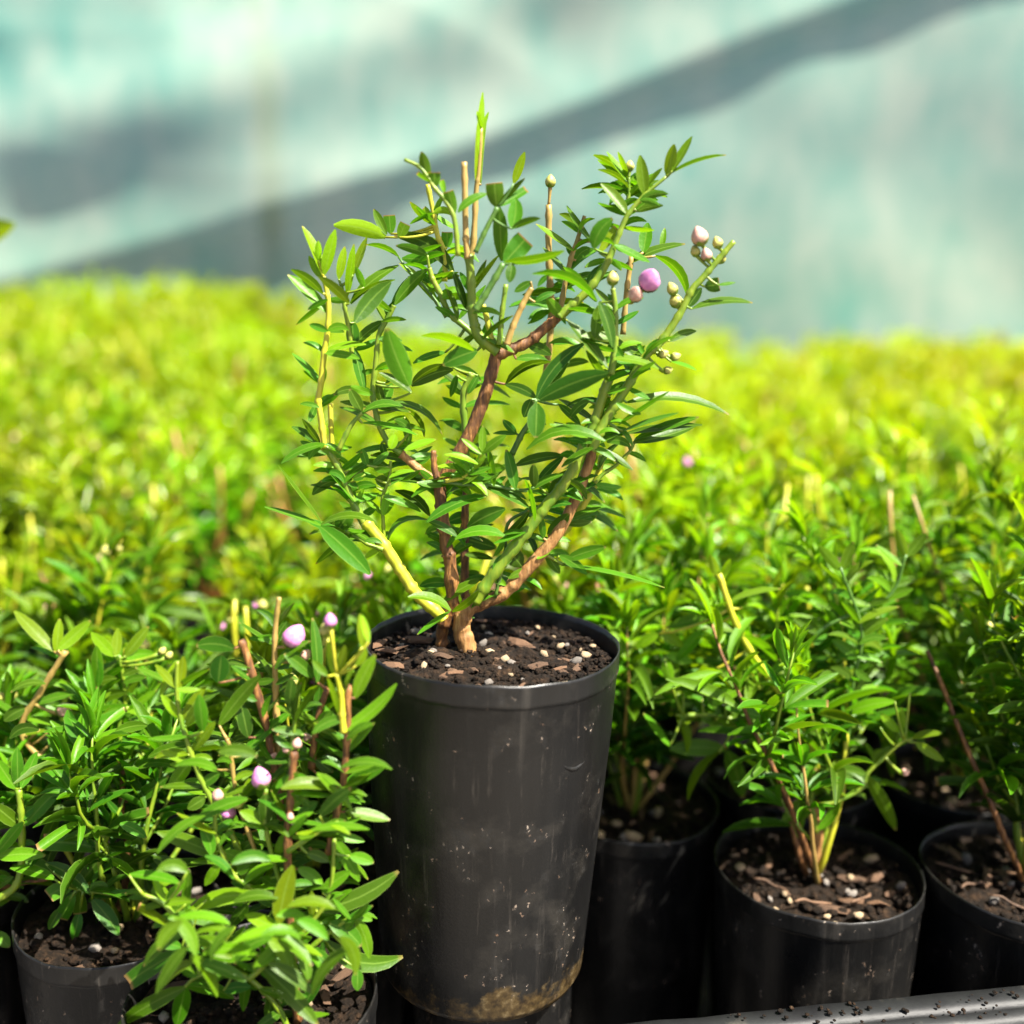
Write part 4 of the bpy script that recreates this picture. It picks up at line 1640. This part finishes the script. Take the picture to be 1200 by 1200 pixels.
c_ = near(0.160, 0.2885, 'seedling in a tray pot strewn with twigs, beside the long yellow shoot', 32, 0.112, 7, 0.75, lean=(0.2, 0.6), peb=14, wet=0.12)
for (x, y, k, i) in ((-0.001, -0.021, 3.4, 0), (-0.013, -0.020, 3.2, 1), (0.006, -0.023, 2.2, 5), (-0.006, -0.012, 2.2, 2)): lay(a_, 'pebble', PEBBLE[i], x, y, k * 0.001, x * 70)
for (x, y, a, i) in ((-0.018, -0.004, 0.3, 0), (-0.012, -0.014, -0.6, 1), (-0.020, 0.006, -0.2, 2), (-0.004, -0.020, 0.9, 0)): lay(c_, 'twig', TWIG[i], x, y, 1.0, a)
near(0.104, 0.356, 'leafy seedling standing behind the long yellow shoot', 33, 0.115, 7, 0.75, wet=0.12)
near(0.168, 0.355, 'leafy seedling in the second row of the tray behind twig strewn pot', 34, 0.115, 7, 0.75, wet=0.12)
near(-0.024, 0.343, 'leafy seedling directly behind the raised black pot', 35, 0.095, 7, 0.65)
near(-0.100, 0.350, 'dense leafy seedling behind the one with drooping dark leaves', 36, 0.095, 8, 0.75)
near(-0.162, 0.350, 'dense leafy seedling behind the pot with a worn scuffed rim', 37, 0.095, 8, 0.75)
near(-0.064, 0.298, 'short seedling squeezed between raised pot and drooping dark leaves', 38, 0.080, 6, 0.4)
near(0.232, 0.330, 'seedling at the far tray end beyond the twig strewn pot', 39, 0.115, 7, 0.7, wet=0.12)
near(-0.228, 0.345, 'seedling behind the upright green shoots', 40, 0.095, 7, 0.7)

# ---- massed seedlings of the bed
SHORT = [massed_meshes(gen_plant(100 + i, 0.105, 10, 0.66, young=1.0, leafL=0.020, stubs=4), 'short%d' % i) for i in range(5)]
TALL = [massed_meshes(gen_plant(200 + i, 0.165, 10, 0.52, young=1.1, node=0.009, leafL=0.022, stubs=4), 'tall%d' % i) for i in range(4)]
def sstep(t): t = max(0, min(1, t)); return t * t * (3 - 2 * t)
def mass():
    rg = random.Random(99)
    y, row, count = 0.400, 0, 0
    while y < 1.75:
        f = sstep((y - 0.5) / 1.0)
        sp = 0.066 + 0.020 * f
        half = 0.54 * y + 0.03
        n = int(2 * half / sp) + 1
        for i in range(n):
            x = -half + (i + 0.5 * (row % 2)) * sp + rg.uniform(-.004, .004)
            yy = y + rg.uniform(-.004, .004)
            if rg.random() < 0.06 or any((x - a) ** 2 + (yy - b) ** 2 < 0.061 ** 2 for a, b in placed): continue
            a = sstep((-0.04 - x / yy) / 0.26)
            H = 0.100 + 0.016 * f + 0.084 * f * a - 0.012 * sstep((-0.42 - x / yy) / 0.1) * f + rg.uniform(-.014, .014) + 0.022 * noise.noise(Vector((x * 4.5, yy * 4.5, 2.2)))
            tall = H > 0.135
            src = rg.choice(TALL if tall else SHORT)
            k = H / (0.165 if tall else 0.105)
            root = obj('potted_seedling', None, loc=(x, yy, POT_Z))
            budded = rg.random() < 0.25
            where = 'tall' if tall else 'small'
            golden = (not tall) and yy > 0.85 and x / yy > 0.02 + rg.uniform(0, 0.2) and rg.random() < 0.85
            if golden: where = 'golden leaved'
            if yy > 1.55: lab = where + ' seedling in the last rows of the bed against the shade cloth'
            elif yy < 0.50: lab = ('budded ' if budded else 'leafy ') + 'green seedling in the rows just behind the front pots'
            elif budded: lab = where + ' seedling dotted with pale buds in the middle of the bed'
            else: lab = where + ('' if golden else ' yellow green') + ' seedling without buds in the middle of the bed'
            tag(root, lab, 'seedling', lab.replace('seedling', 'seedlings', 1))
            obj('pot', rg.choice(BED_POT), root)
            obj('soil', rg.choice(BED_SOIL), root, loc=(0, 0, SOIL_Z))
            rz = rg.random() * 6.28
            for nm, me in (('stems', src[0]), ('foliage', src[1])):
                o = obj(nm, me, root, loc=(0, 0, SOIL_Z)); o.rotation_euler.z = rz; o.scale = (k ** 0.6, k ** 0.6, k)
                if nm == 'foliage':
                    o['kind'] = 'stuff'
                    if golden: o.color = (1.30, 1.14, 1, 1)
            if budded:
                for (bp, r_, kind) in src[2][:3]:
                    q = Matrix.Rotation(rz, 3, 'Z') @ Vector((bp.x * k ** 0.6, bp.y * k ** 0.6, bp.z * k))
                    b = obj('flower_bud', BUDM[kind], root, loc=q + Vector((0, 0, SOIL_Z))); b.scale = (r_ * 1.3,) * 3
            placed.append((x, yy)); count += 1
        y += sp * 0.87; row += 1
    print('MASSED', count)
mass()
